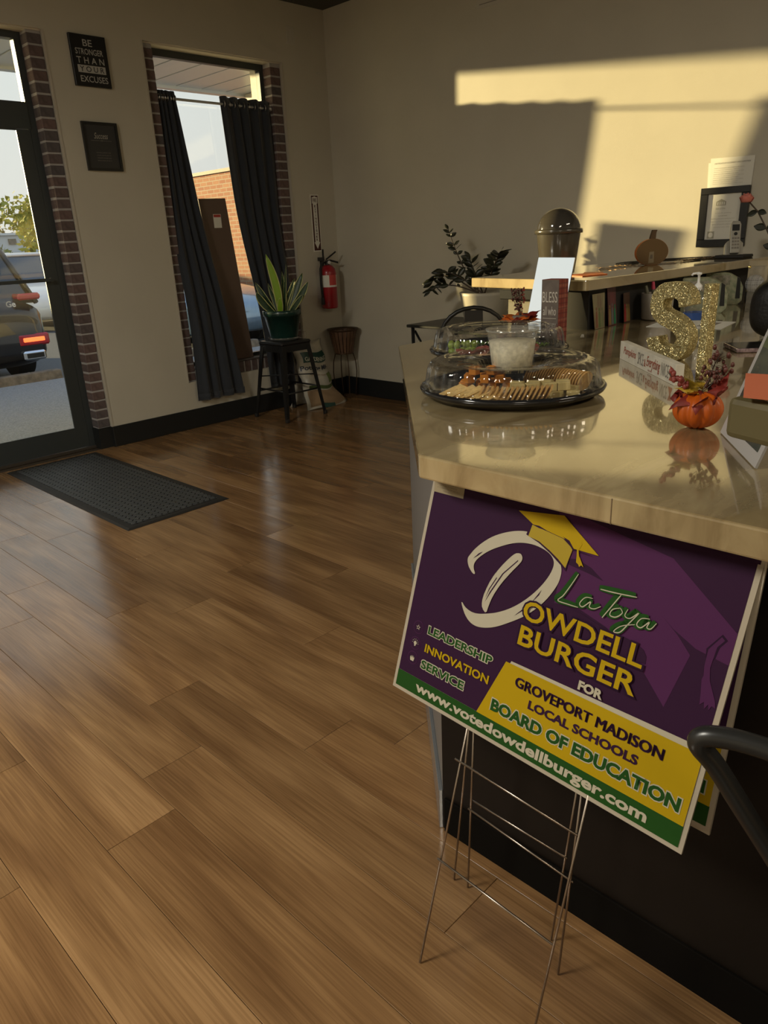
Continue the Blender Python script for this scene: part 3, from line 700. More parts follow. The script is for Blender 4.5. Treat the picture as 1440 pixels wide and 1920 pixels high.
# fire extinguisher
fx, fyy = 4.522, WY-.075
fe = thing('fire_extinguisher', 'red fire extinguisher with a black hose hanging on the wall', 'fire extinguisher', (fx, fyy, .80))
MB().lathe([(.001, .802), (.066, .802), (.072, .812), (.072, 1.10), (.066, 1.135), (.045, 1.160), (.022, 1.170), (.001, 1.170)], (fx, fyy, 0), 28).build('cylinder', MT['red'], fe)
MB().lathe([(.0728, .985), (.0728, 1.085)], (fx, fyy, 0), 28).build('label_wrap', MT['paper'], fe, label='white instruction label')
a = MB()
V = []
MB().add([(fx+.0735*math.cos(t), fyy+.0735*math.sin(t), z) for z in (1.0, 1.085) for t in [math.radians(235+i*12) for i in range(6)]], [(i, i+1, i+7, i+6) for i in range(5)]).build('red_label_block', M('label_red', (.5, .06, .05), .4), fe)
MB().cyl((fx, fyy, 1.168), (fx, fyy, 1.205), .02, n=14).build('valve', MT['gunmetal'], fe)
MB().tube([(fx-.03, fyy-.01, 1.20), (fx+.02, fyy-.02, 1.205), (fx+.085, fyy-.045, 1.185)], .008, 8).build('handle', MT['blackm'], fe, label='black carry handle')
MB().tube([(fx-.02, fyy-.01, 1.215), (fx+.02, fyy-.02, 1.24), (fx+.07, fyy-.04, 1.275)], .007, 8).build('lever', MT['blackm'], fe)
MB().tube([(fx-.02, fyy, 1.19), (fx-.07, fyy-.01, 1.19), (fx-.092, fyy-.01, 1.14), (fx-.095, fyy-.01, 1.02), (fx-.088, fyy-.01, .90)], .011, 8).build('hose', MT['blackm'], fe)
MB().cyl((fx-.088, fyy-.01, .90), (fx-.087, fyy-.01, .84), .013, .017, 12).build('nozzle', MT['blackm'], fe)
MB().cyl((fx+.0, fyy-.022, 1.19), (fx, fyy-.03, 1.19), .014, n=14).build('gauge', MT['white'], fe)
MB().box((fx-.02, fyy+.068, .93), (fx+.02, WY-.001, 1.22)).box((fx-.045, fyy-.0, 1.205), (fx-.03, WY-.001, 1.235)).box((fx-.045, fyy-.0, 1.235), (fx-.032, fyy+.01, 1.30)).build('bracket', MT['gunmetal'], fe)

# corner planter stand
px_, py_ = 4.575, 5.00
ps = thing('planter_stand', 'slatted wood basket planter on thin bowed metal legs in the corner', 'planter stand', (px_, py_, 0))
wood = M('basket_wood', (.10, .05, .025), .55, var=.2, vscale=20)
for i in range(20):
    t = 2*PI*i/20; c, s_ = math.cos(t), math.sin(t); tx, ty = -s_*.0125, c*.0125
    MB().add([(px_+.083*c-tx*.75, py_+.083*s_-ty*.75, .405), (px_+.083*c+tx*.75, py_+.083*s_+ty*.75, .405), (px_+.125*c+tx*1.2, py_+.125*s_+ty*1.2, .605), (px_+.125*c-tx*1.2, py_+.125*s_-ty*1.2, .605),
              (px_+.077*c-tx*.75, py_+.077*s_-ty*.75, .405), (px_+.077*c+tx*.75, py_+.077*s_+ty*.75, .405), (px_+.118*c+tx*1.2, py_+.118*s_+ty*1.2, .605), (px_+.118*c-tx*1.2, py_+.118*s_-ty*1.2, .605)],
             [(0,1,2,3),(7,6,5,4),(0,3,7,4),(1,5,6,2),(3,2,6,7),(0,4,5,1)]).build('slat', wood, ps)
iron = M('rust_iron', (.07, .04, .022), .5, metal=.6)
MB().lathe([(.118, .600), (.143, .612), (.143, .622), (.116, .612), (.118, .600)], (px_, py_, 0), 32).build('rim', iron, ps)
MB().lathe([(.073, .400), (.086, .400), (.086, .412), (.073, .412), (.073, .400)], (px_, py_, 0), 28).lathe([(.0, .402), (.08, .402)], (px_, py_, 0), 28).build('base_ring', iron, ps)
for i in range(4):
    t = PI/4+.35+PI/2*i; c, s_ = math.cos(t), math.sin(t)
    MB().tube([(px_+r*c, py_+r*s_, z) for r, z in ((.083, .405), (.105, .33), (.112, .24), (.105, .13), (.092, .04), (.098, .004))], .0045, 8).build('leg', iron, ps)

# potting mix bag
bg_ = thing('potting_mix_bag', 'white and green bag of potting mix slumped behind the black stool', 'bag', (4.33, 5.03, 0))
bagm = M('bag_plastic', (.47, .44, .36), .35, var=.25, vscale=7, bump=.4, bscale=14)
def bagf(u, v):
    x = 4.06+.33*u; z = .545*v
    if v < .25: x = 3.98+.46*u + (v/.25)*(.08-.13*u)
    puff = math.sin(PI*min(1, max(0, u)))**.6
    y0 = 5.10-.14*(1-v)**1.2
    return (x+.012*math.sin(v*19), y0-.095*puff*math.sin(PI*min(1, .12+.86*v))**.7-(.10*(1-v)**5), z+.01*math.sin(7*u))
def bagb(u, v):
    p = bagf(1-u, v); q = bagf(0 if u > .5 else 1, v)
    return (p[0], 5.13+.0*u - .03*(1-v), p[2])
MB().grid(bagf, 18, 20).build('front_film', bagm, bg_, solid=.002)
MB().grid(bagb, 6, 10).build('back_film', bagm, bg_, solid=.002)
gr = M('bag_green', (.015, .06, .045), .4); bt = M('bag_brown', (.30, .20, .11), .45); bl = M('bag_light_letters', (.6, .6, .5), .5); bn = M('bag_navy', (.03, .04, .07), .5)
def onbag(u0, u1, v0, v1, mat, name, lift=.004):
    def f(u, v):
        p = bagf(u0+(u1-u0)*u, v0+(v1-v0)*v); return (p[0], p[1]-lift, p[2])
    return MB().grid(f, 12, 4).build(name, mat, bg_)
onbag(.12, .90, .68, .84, gr, 'green_banner'); onbag(.05, .98, .03, .26, bt, 'brown_band'); onbag(.30, .62, .0, .06, gr, 'green_tab', .006)
onbag(.1, .9, .28, .33, M('bag_leaf_green', (.06, .09, .02), .5), 'leaf_print', .006); onbag(.72, .92, .36, .50, M('bag_olive_print', (.13, .17, .04), .5), 'round_print')
def bagtext(s, u0, u1, v0, v1, mat, bold=.01):
    o = text('lettering', s, (0, 0, 0), (1, 0, 0), (0, 0, 1), 1, 1, mat, None, bold=bold, lift=0)
    off = origin(bg_)
    for v in o.data.vertices:
        u, w_ = v.co.x, v.co.z; p = bagf(u0+(u1-u0)*u, v0+(v1-v0)*w_); v.co = Vector((p[0], p[1]-.007, p[2]))-off
    o.parent = bg_
bagtext('GARDENING', .16, .86, .70, .765, bl, .02); bagtext('Potting Mix', .04, .92, .545, .64, bn, .02); bagtext('Organic blend', .2, .68, .475, .505, bt)

# door mat
mt_ = thing('door_mat', 'black textured rubber door mat lying in front of the door', 'mat', (1.85, 4.4, 0), 0)
dm_ = MB(); x0, x1, y0, y1 = 1.565, 2.195, 3.45, 5.13
dm_.add([(x0, y0, .001), (x1, y0, .001), (x1, y1, .001), (x0, y1, .001), (x0+.015, y0+.015, .008), (x1-.015, y0+.015, .008), (x1-.015, y1-.015, .008), (x0+.015, y1-.015, .008)], [(0,3,2,1),(4,5,6,7),(0,1,5,4),(1,2,6,5),(2,3,7,6),(3,0,4,7)])
dm_.build('border', MT['blackm'], mt_)
MB().box((x0+.05, y0+.05, .007), (x1-.05, y1-.05, .0105)).build('ribbed_field', MT['rubber'], mt_)

# black metal stool
sx_, sy_ = 3.79, 4.85
st = thing('metal_stool', 'black backless metal stool holding the potted snake plant', 'stool', (sx_, sy_, 0))
fang = 0
MB().box((sx_-.155, sy_-.155, .595), (sx_+.155, sy_+.155, .625), ch=.012).build('seat', MT['black'], st, bevel=.004)
MB().box((sx_-.145, sy_-.145, .545), (sx_+.145, sy_-.137, .60)).box((sx_-.145, sy_+.137, .545), (sx_+.145, sy_+.145, .60)).box((sx_-.145, sy_-.137, .545), (sx_-.137, sy_+.137, .60)).box((sx_+.137, sy_-.137, .545), (sx_+.145, sy_+.137, .60)).build('apron', MT['black'], st)
for ax in (-1, 1):
    for ay in (-1, 1):
        T0 = Vector((sx_+ax*.135, sy_+ay*.135, .60)); B0 = Vector((sx_+ax*.205, sy_+ay*.205, .0))
        d = (B0-T0); pts = []
        mb = MB()
        for k, (wd) in ((0, .034), (1, .018)):
            p = T0 if k == 0 else B0
            pts += [p+Vector((ax*.008, ay*.008, 0)), p+Vector((-ax*wd, ay*.008, 0)), p+Vector((-ax*wd, ay*.002, 0)), p+Vector((ax*.0, ay*.0, 0)), p+Vector((ax*.002, -ay*wd, 0)), p+Vector((ax*.008, -ay*wd, 0))]
        F = [(i, (i+1) % 6, 6+(i+1) % 6, 6+i) for i in range(6)]+[(0, 1, 2, 3, 4, 5), (6, 7, 8, 9, 10, 11)]
        mb.add(pts, F); lg = mb.build('leg', MT['black'], st, weld=True)
        MB().box((B0.x-.015, B0.y-.015, 0), (B0.x+.015, B0.y+.015, .03), ch=.004).build('foot', MT['blackm'], lg)
q = .172
MB().tube([(sx_-q, sy_-q, .22), (sx_+q, sy_-q, .22)], .007, 8).tube([(sx_+q, sy_-q, .24), (sx_+q, sy_+q, .24)], .007, 8).tube([(sx_+q, sy_+q, .22), (sx_-q, sy_+q, .22)], .007, 8).tube([(sx_-q, sy_+q, .24), (sx_-q, sy_-q, .24)], .007, 8).build('stretcher', MT['black'], st)
MB().tube([(sx_-.16, sy_-.16, .33), (sx_+.16, sy_+.16, .33)], .005, 6).tube([(sx_+.16, sy_-.16, .34), (sx_-.16, sy_+.16, .34)], .005, 6).build('cross_brace', MT['black'], st)
sau = thing('saucer', 'clear plastic plant saucer between the green pot and the stool', 'saucer', (sx_, sy_, .625))
MB().lathe([(.001, .627), (.105, .627), (.128, .652), (.131, .652), (.107, .6255), (.001, .6255)], (sx_, sy_, 0), 32).build('dish', MT['tub'], sau)
pp = thing('snake_plant', 'variegated snake plant in a dark green glazed pot on the stool', 'plant', (sx_, sy_, .628))
MB().lathe([(.001, .629), (.100, .629), (.108, .64), (.146, .82), (.153, .82), (.157, .862), (.150, .865), (.142, .83), (.142, .815), (.001, .815)], (sx_, sy_, 0), 36).build('pot', MT['terracotta'], pp)
MB().lathe([(.001, .826), (.1405, .824)], (sx_, sy_, 0), 24).build('soil', MT['soil'], pp)
def blade(base, tip, wd, side, bend=(0, 0, 0), mat='leafg', twist=0.0, name='leaf', seg=10):
    base, tip, bend, side = Vector(base), Vector(tip), Vector(bend), Vector(side).normalized()
    up_ = (tip-base).normalized(); nrm = side.cross(up_).normalized()
    L = []
    for k in range(seg+1):
        t = k/seg; p = base.lerp(tip, t)+bend*math.sin(PI*t)
        prof = (.55+1.4*t)*(1-t**2.2)**.8; prof = max(.02, min(1, prof))
        a = side*math.cos(twist*t)+nrm*math.sin(twist*t)
        L.append((p, a, nrm, prof*wd))
    mb = MB()
    V = []; F = []
    for p, a, n, h_ in L:
        V += [p-a*h_+n*h_*.25, p-a*h_*.78+n*h_*.15, p, p+a*h_*.78+n*h_*.15, p+a*h_+n*h_*.25]
    mb.v = V
    for k in range(seg):
        for j in range(4):
            mb.f.append((k*5+j, k*5+j+1, (k+1)*5+j+1, (k+1)*5+j)); mb.mi.append(1 if j in (0, 3) else 0); mb.sm.append(True)
    return mb.build(name, [MT[mat], MT['leafy']], pp, solid=.0015)
e1 = Vector((.70, -.71, 0))  # picture right at the stool
b0 = Vector((sx_, sy_, .815))
def lf(bx, bz, tx, tz, wd, depth=0, sidez=0, mat='leafg', tw=.3, bend=0):
    dv = Vector((.7, .71, 0))
    return blade(b0+e1*bx+dv*depth*.3+Vector((0, 0, bz)), b0+e1*tx*1.12+dv*depth+Vector((0, 0, tz*1.13)), wd*1.15, e1 + Vector((0, 0, sidez)), e1*bend, mat, tw)
lf(-.01, 0, -.075, .42, .030, -.03, 0, 'leafbright', .2, .02); lf(.01, 0, .055, .345, .014, .02, 0, 'leafg', 1.1); lf(.03, 0, .02, .30, .020, .04, 0, 'leafg', .8)
lf(-.04, 0, -.165, .175, .028, -.05, .3, tw=.2, bend=-.02); lf(-.035, 0, -.175, .235, .022, .03, .3, tw=.1, bend=-.01); lf(-.02, 0, -.085, .225, .018, .02, 0, tw=.5)
lf(.035, 0, .165, .285, .028, .05, -.2, tw=.2); lf(.045, 0, .205, .225, .026, -.02, -.4, tw=.2, bend=.01); lf(.05, 0, .165, .145, .020, -.05, -.4, tw=.4); lf(.01, 0, .105, .25, .024, .06, 0, tw=.6)
lf(-.03, 0, -.03, .26, .022, .05, 0, tw=.4); lf(-.015, 0, .00, .13, .022, -.05, 0, 'leafbright', .2)
MB().box((sx_+.075, sy_-.150, .628), (sx_+.115, sy_-.130, .690), ch=.008).build('plant_care_cup', MT['acryl'], None)
o = bpy.data.objects['plant_care_cup']; o.name = 'clear_cup'; o.data.name = 'clear_cup'; tag(o, 'small clear plastic cup on the stool beside the green pot', 'cup')
o.data.transform(Matrix.Translation((-(sx_+.095), -(sy_-.14), -.628))); o.location = (sx_+.095, sy_-.14, .628)

# ------------------------------------------------------------------ the counter
ZT, ZU, BT, BU = .985, .940, 1.180, 1.140
ct = thing('reception_counter', 'angled reception counter with glossy tan marbled top and dark front', 'counter', (1.6, .6, 0))
poly = [(.966, -1.3), (.966, .870), (.974, .880), (2.012, 1.898), (2.03, 1.902), (RX-.002, 1.902), (RX-.002, .62), (3.0, .50), (1.80, .02), (1.80, -1.3)]
MB().prism(poly, ZU, ZT).build('countertop', MT['stone'], ct, bevel=.004)
sm = MB().box((.9652, .4845, ZU+.001), (.9668, .4858, ZT-.003)).build('top_joint', M('joint_line', (.16, .11, .06), .7), ct)
FXP = 1.076
MB().box((FXP, -1.3, .0), (FXP+.02, .923, ZU)).build('front_panel', MT['panel'], ct)
e45 = Vector((1, 1, 0)).normalized(); n45 = Vector((-1, 1, 0)).normalized()
def bx45(a0, a1, t0, t1, z0, z1, name, mat, ch=0):
    o_ = Vector((FXP, .923, 0)); P = [(a0, t0), (a1, t0), (a1, t1), (a0, t1)]
    mb = MB(); q = [o_+e45*a+n45*t for a, t in P]
    mb.add([(p.x, p.y, z0) for p in q]+[(p.x, p.y, z1) for p in q], [(0,3,2,1),(4,5,6,7),(0,1,5,4),(1,2,6,5),(2,3,7,6),(3,0,4,7)])
    return mb.build(name, mat, ct, bevel=ch)
bx45(0, 1.32, -.02, .0, 0, ZU, 'end_panel', MT['grey'])
bx45(.0, 1.32, .0, .010, 0, .115, 'kick_strip', M('metal_kick', (.42, .45, .48), .25, metal=.8), .002)
MB().box((2.02, 1.80, 0), (RX-.002, 1.82, ZU)).build('outer_panel', MT['grey'], ct)
MB().box((FXP-.008, -1.3, 0), (FXP, .915, .10), ch=.002).build('toe_board', M('matte_toe', (.006, .005, .004), .95, spec=.05), ct)
# raised bar on its own dwarf wall
br_ = thing('raised_bar', 'raised tan marbled ledge on a dark dwarf wall running to the right wall', 'counter', (3.6, 1.8, ZT))
MB().prism([(2.606, 1.473), (2.732, 2.114), (RX-.002, 2.10), (RX-.002, 1.40), (2.62, 1.468)], BU, BT).build('bar_top', MT['stone'], br_, bevel=.004)
MB().prism([(2.693, 1.507), (2.693, 1.53), (RX-.003, 1.53), (RX-.003, 1.507)], ZT, BU).build('inner_panel', MT['blackm'], br_)
MB().box((2.694, 1.53, ZT), (2.72, 1.675, BU-.0002)).build('end_board', MT['blackm'], br_)
MB().box((2.693, 1.675, ZT), (2.72, 1.886, BU)).box((2.72, 1.86, ZT), (RX-.003, 1.886, BU)).build('end_panel', M('olive_paint', (.17, .15, .10), .6), br_)
MB().box((2.655, 1.74, 1.098), (2.693, 1.905, 1.1395), ch=.003).build('bracket', MT['gunmetal'], br_)

# ------------------------------------------------------------------ yard signs
IN = .0254*1.01
S0 = Vector((.914, .914, .497)); SX = Vector((-.035, -.999, -.033)).normalized(); SY = Vector((.281, -.041, .959)); SY = (SY-SX*SY.dot(SX)).normalized(); SN = SX.cross(SY)
MT['s_white'] = M('sign_board_white', (.38, .33, .25), .5)
MT['s_dark'] = M('print_dark_purple', (.030, .009, .031), .6, spec=.12)
MT['s_mid'] = M('print_purple', (.068, .017, .066), .6, spec=.12)
MT['s_deep'] = M('print_deep_purple', (.020, .006, .022), .6, spec=.12)
MT['s_yel'] = M('print_yellow', (.40, .265, .003), .6, spec=.15)
MT['s_green'] = M('print_green', (.013, .060, .008), .6, spec=.15)
MT['s_ink'] = M('print_white', (.43, .39, .29), .45)
MT['s_ydk2'] = M('sticker_beige', (.30, .24, .14), .6); MT['s_stk'] = M('sticker_ink', (.16, .12, .07), .6)
MT['s_ydk'] = M('print_yellow_shade', (.34, .24, .004), .45)
def pl(parent, name, pts, lvl, mat, o=S0, ex=SX, ey=SY, h=.00022):
    return MB().prism([(a*IN, b*IN) for a, b in pts], 0, h, o=o+ex.cross(ey)*(.0003*lvl), ex=ex, ey=ey).build(name, MT[mat], parent)
def tx(parent, s, u0, v0, u1, v1, lvl, mat, **k):
    return text('lettering', s, S0+SX*u0*IN+SY*v0*IN, SX, SY, (u1-u0)*IN, (v1-v0)*IN, MT[mat], parent, lift=.0003*lvl, **k)
def tx2(parent, s, u0, v0, u1, v1, lvl, mat, mat2, b=.03, g=.055, **k):
    tx(parent, s, u0-g, v0-g, u1+g, v1+g, lvl, mat2, bold=b+.035, **k); tx(parent, s, u0, v0, u1, v1, lvl+1, mat, bold=b, **k)
ys = thing('yard_sign', 'front purple and yellow campaign yard sign leaning under the counter edge', 'sign', (.80, .60, 0), 0, None)
MB().prism([(0, 0), (24*IN, 0), (24*IN, 18*IN), (0, 18*IN)], -.0045, 0, o=S0, ex=SX, ey=SY).build('board', MT['s_white'], ys)
pl(ys, 'purple_field', [(.3, 1.62), (23.68, 1.68), (23.68, 17.7), (.3, 17.7)], 1, 's_dark')
pl(ys, 'cap_shade', [(11.0, 17.7), (19.2, 16.6), (23.68, 13.6), (23.68, 11.72), (21.75, 11.95), (20.2, 12.6), (19.49, 13.06), (20.6, 12.3), (21.54, 11.46), (20.85, 7.89), (19.17, 9.42), (16.22, 11.16), (14.2, 11.62), (12.3, 11.35), (12.2, 14.5)], 2, 's_mid')
pl(ys, 'cap_fold', [(12.5, 14.55), (13.2, 14.7), (14.3, 14.45), (15.3, 13.9), (14.2, 14.05), (12.4, 14.2)], 3, 's_dark')
tas = [(22.95, 13.15), (23.15, 13.0), (22.85, 12.5), (22.78, 11.2), (22.95, 10.5), (23.5, 9.5), (23.62, 9.1), (23.4, 9.15), (23.3, 8.85), (23.2, 9.15), (23.05, 8.8), (22.95, 9.2), (22.75, 8.95), (22.65, 9.6), (22.5, 10.4), (22.55, 10.65), (22.45, 11.2), (22.42, 12.2)]
pl(ys, 'tassel_shade', [(22.95, 13.3), (23.3, 13.05), (22.98, 12.5), (22.9, 11.8), (22.4, 11.7), (22.3, 12.2)], 3, 's_deep'); pl(ys, 'tassel_shade', tas, 4, 's_mid')
pl(ys, 'green_band', [(.3, .3), (23.72, .3), (23.72, 1.68), (.3, 1.62)], 3, 's_green')
pl(ys, 'yellow_edge', [(8.45, 1.63), (10.15, 6.33), (23.45, 6.62), (23.70, 6.3), (23.70, 1.66)], 4, 's_ink')
pl(ys, 'yellow_panel', [(8.25, 1.63), (9.75, 6.15), (23.70, 6.22), (23.70, 1.66)], 5, 's_yel')
pl(ys, 'sticker', [(.15, 17.0), (3.12, 17.2), (3.17, 16.23), (.30, 16.12)], 4, 's_ydk2')
for i, (t_, w0) in enumerate((('THIS ADVERTISEMENT', 1.9), ('LOCALLY FUNDED', 1.6), ('A COMMITTEE OF FRIENDS', 2.2), ('MEMBERS', .9))): tx(ys, t_, 1.65-w0/2, 16.88-.2*i, 1.65+w0/2, 17.0-.2*i, 5, 's_stk')
# the brushed initial
def stroke(name, outer, lvl, mat): return pl(ys, name, outer, lvl, mat)
Dp = [(5.66, 11.24), (5.46, 11.17), (5.0, 11.5), (4.78, 11.82), (4.70, 12.1), (4.75, 12.32), (5.27, 13.19), (6.24, 14.17), (7.25, 14.8), (8.28, 15.24), (9.18, 15.44), (9.8, 15.3), (10.6, 14.98), (11.16, 14.66), (11.99, 14.2), (12.33, 13.73), (12.35, 12.9), (12.05, 12.06), (11.56, 11.13), (10.83, 10.2), (10.22, 9.59), (9.28, 8.85), (8.39, 8.21), (7.55, 7.79), (6.74, 7.58), (6.1, 7.65), (5.49, 8.04), (4.95, 8.79), (5.02, 8.89), (5.34, 8.61), (5.89, 8.45), (6.51, 8.49), (7.29, 8.78), (8.14, 9.17), (9.13, 9.83), (10.04, 10.69), (10.86, 11.74), (11.44, 12.79), (11.69, 13.62), (11.61, 14.15), (11.08, 14.54), (10.08, 14.71), (9.12, 14.62), (8.29, 14.36), (7.48, 13.94), (6.47, 13.3), (5.69, 12.56), (5.34, 12.0), (5.38, 11.6)]
def smooth(p, it=2):
    for _ in range(it):
        q = []
        for i in range(len(p)):
            a, b = p[i], p[(i+1) % len(p)]
            q += [(.75*a[0]+.25*b[0], .75*a[1]+.25*b[1]), (.25*a[0]+.75*b[0], .25*a[1]+.75*b[1])]
        p = q
    return p
pl(ys, 'initial_bowl', smooth(Dp, 2), 6, 's_ink')
pl(ys, 'initial_stem', smooth([(8.89, 13.8), (9.1, 13.75), (9.24, 13.51), (9.16, 13.19), (8.59, 12.34), (7.95, 11.24), (7.52, 10.2), (7.36, 9.44), (7.29, 8.78), (6.85, 9.05), (6.71, 9.51), (6.78, 10.25), (7.09, 11.35), (7.64, 12.42), (8.23, 13.29), (8.58, 13.69)], 1), 7, 's_ink')
for pts in ([(8.9, 13.3), (8.95, 13.25), (8.0, 12.0), (7.3, 10.4), (6.98, 9.6), (7.2, 10.4), (7.9, 12.0)], [(7.5, 11.6), (7.55, 11.55), (7.15, 10.6), (6.95, 9.9), (7.08, 10.6)], [(5.2, 12.3), (5.6, 12.8), (5.9, 13.0), (5.55, 12.6)], [(10.9, 11.2), (10.2, 10.1), (9.6, 9.5), (10.15, 10.2)], [(11.2, 11.9), (11.1, 11.5), (10.7, 10.9), (11.0, 11.5)]):
    pl(ys, 'brush_gap', pts, 8, 's_dark')
# yellow mortarboard
pl(ys, 'cap_outline', [(9.1, 15.2), (9.3, 16.1), (11.92, 15.8), (12.7, 15.35), (12.62, 13.7), (12.3, 13.9), (11.2, 14.5), (10.2, 14.92)], 8, 's_dark')
pl(ys, 'cap_band', [(9.29, 15.14), (9.42, 15.98), (11.92, 15.71), (12.76, 15.25), (12.55, 13.89), (11.9, 14.3), (11.16, 14.66), (10.21, 15.03)], 9, 's_ydk')
pl(ys, 'cap_edge', [(9.38, 16.0), (9.95, 16.05), (10.6, 15.9), (9.98, 15.9)], 11, 's_dark'); pl(ys, 'cap_edge', [(11.85, 15.85), (12.3, 15.62), (12.76, 15.2), (14.35, 15.2), (12.84, 15.28), (12.4, 15.72)], 11, 's_dark')
pl(ys, 'cap_top', [(8.12, 16.64), (11.62, 17.2), (14.64, 15.36), (12.84, 15.30), (12.3, 15.7), (9.45, 16.03)], 10, 's_yel')
pl(ys, 'tassel', [(13.22, 15.85), (13.36, 15.75), (13.2, 15.3), (13.32, 14.95), (13.42, 14.85), (13.8, 14.35), (13.62, 14.42), (13.5, 14.28), (13.4, 14.42), (13.22, 14.5), (13.16, 14.9), (13.08, 15.3)], 12, 's_yel')
# script first name: a broad green brush with a fine white line
def brush(pts, wd, lvl, mat, name):
    q = []
    P = [Vector((a, b, 0)) for a, b in pts]
    S = []
    for i in range(len(P)-1):
        p0, p1, p2, p3 = P[max(i-1, 0)], P[i], P[i+1], P[min(i+2, len(P)-1)]
        for k in range(6):
            t = k/6; S.append(.5*((2*p1)+(-p0+p2)*t+(2*p0-5*p1+4*p2-p3)*t*t+(-p0+3*p1-3*p2+p3)*t**3))
    S.append(P[-1]); mb = MB(); V = []; F = []
    n = len(S); nz = SN*(.0003*lvl)
    for i, p in enumerate(S):
        d = (S[min(i+1, n-1)]-S[max(i-1, 0)]); d = d.normalized() if d.length > 1e-6 else Vector((1, 0, 0)); pr = Vector((-d.y, d.x, 0))
        w_ = wd*(.35+.65*math.sin(PI*min(1, max(0, (i+1.5)/(n+2))))**.5)
        for s_ in (-1, 1):
            c = p+pr*w_*s_/2; V.append(S0+SX*c.x*IN+SY*c.y*IN+nz)
    for i in range(n-1): F.append((2*i, 2*i+2, 2*i+3, 2*i+1))
    return mb.add(V, F).build(name, MT[mat], ys)
nm = [[(13.5, 13.9), (13.15, 13.0), (12.8, 12.2), (12.5, 11.75), (13.2, 11.75), (14.0, 11.8)],
      [(14.85, 12.7), (14.35, 12.6), (14.05, 12.1), (14.3, 11.95), (14.75, 12.45), (14.75, 12.1), (15.1, 12.1), (15.5, 12.4)],
      [(15.2, 13.45), (16.2, 13.55), (17.6, 13.75)], [(16.6, 13.55), (16.2, 12.7), (15.75, 11.75)],
      [(16.75, 12.75), (16.3, 12.5), (16.2, 12.1), (16.6, 12.1), (16.95, 12.5), (16.75, 12.75)],
      [(17.25, 12.85), (17.15, 12.4), (17.5, 12.35), (17.95, 12.85), (17.5, 12.0), (17.1, 11.3), (16.7, 11.2), (17.1, 11.7), (17.9, 12.1)],
      [(18.7, 12.75), (18.2, 12.6), (18.0, 12.15), (18.3, 12.05), (18.7, 12.55), (18.65, 12.2), (18.9, 12.2), (19.15, 12.65)]]
for s_ in nm:
    brush(s_, .46, 13, 's_green', 'script_stroke')
for s_ in nm: brush([(a+.10, b-.07) for a, b in s_], .07, 14, 's_ink', 'script_highlight')
pl(ys, 'name_backing', smooth([(11.9, 11.3), (12.6, 11.45), (14.2, 11.45), (16.0, 11.05), (18.2, 11.0), (19.1, 10.6), (19.2, 9.7), (10.2, 9.3), (11.5, 10.9)], 1), 5, 's_dark')
def fitted(s, u0, v0, u1, v1, lvl, mat, mat2=None, b=.03, g=.06):
    if mat2: tx(ys, s, u0-g, v0-g, u1+g, v1+g, lvl, mat2, bold=b+.05)
    tx(ys, s, u0, v0, u1, v1, lvl+1, mat, bold=b)
fitted('OWDELL', 10.25, 9.55, 19.05, 10.95, 15, 's_yel', 's_deep', b=.02, g=.13)
fitted('BURGER', 10.35, 7.72, 19.05, 9.15, 15, 's_yel', 's_deep', b=.02, g=.13)
fitted('FOR', 15.4, 6.62, 17.15, 7.26, 15, 's_ink', b=.05)
fitted('LEADERSHIP', 2.48, 5.38, 8.63, 6.02, 6, 's_green', 's_ink', b=.03, g=.07)
fitted('INNOVATION', 2.5, 3.92, 8.69, 4.58, 6, 's_yel', None, b=.03)
fitted('SERVICE', 2.45, 2.58, 6.72, 3.25, 6, 's_green', 's_ink', b=.03, g=.07)
fitted('www.votedowdellburger.com', 2.35, .40, 21.62, 1.42, 6, 's_ink', None, b=.035)
for du_, dv_ in ((-.04, -.02), (.04, -.02), (-.04, .02), (.04, .02)): tx(ys, 'GROVEPORT MADISON', 10.87+du_, 4.80+dv_, 21.6+du_, 5.50+dv_, 9+du_*2, 's_dark', bold=0)
fitted('LOCAL SCHOOLS', 12.2, 3.72, 20.25, 4.36, 8, 's_dark', None, b=.04)
fitted('BOARD OF EDUCATION', 9.35, 2.30, 23.25, 3.20, 8, 's_green', 's_ink', b=.045, g=.08)
star = [(1.46+(.22 if i % 2 == 0 else .10)*math.sin(i*PI/5), 5.52+(.22 if i % 2 == 0 else .10)*math.cos(i*PI/5)) for i in range(10)]
for cx_, cz_ in ((1.46, 5.52), (1.46, 4.2), (1.46, 3.0)):
    pl(ys, 'icon_disc', [(cx_+.52*math.cos(t*PI/12), cz_+.52*math.sin(t*PI/12)) for t in range(24)], 3, 's_mid')
    pl(ys, 'icon_disc', [(cx_+.48*math.cos(t*PI/12), cz_+.48*math.sin(t*PI/12)) for t in range(24)], 4, 's_dark')
pl(ys, 'star_icon', star, 6, 's_ink'); pl(ys, 'star_icon', [(1.46+(.13 if i % 2 == 0 else .06)*math.sin(i*PI/5), 5.52+(.13 if i % 2 == 0 else .06)*math.cos(i*PI/5)) for i in range(10)], 7, 's_dark')
pl(ys, 'bulb_icon', [(1.40, 3.98), (1.52, 3.98), (1.54, 4.1), (1.62, 4.2), (1.58, 4.33), (1.46, 4.4), (1.34, 4.33), (1.30, 4.2), (1.38, 4.1)], 6, 's_ink')
for i in range(7):
    t = PI*i/6; c, s_ = math.cos(t), math.sin(t); pl(ys, 'bulb_ray', [(1.46+.24*c-.015*s_, 4.24+.24*s_+.015*c), (1.46+.24*c+.015*s_, 4.24+.24*s_-.015*c), (1.46+.33*c+.015*s_, 4.24+.33*s_-.015*c), (1.46+.33*c-.015*s_, 4.24+.33*s_+.015*c)], 6, 's_ink')
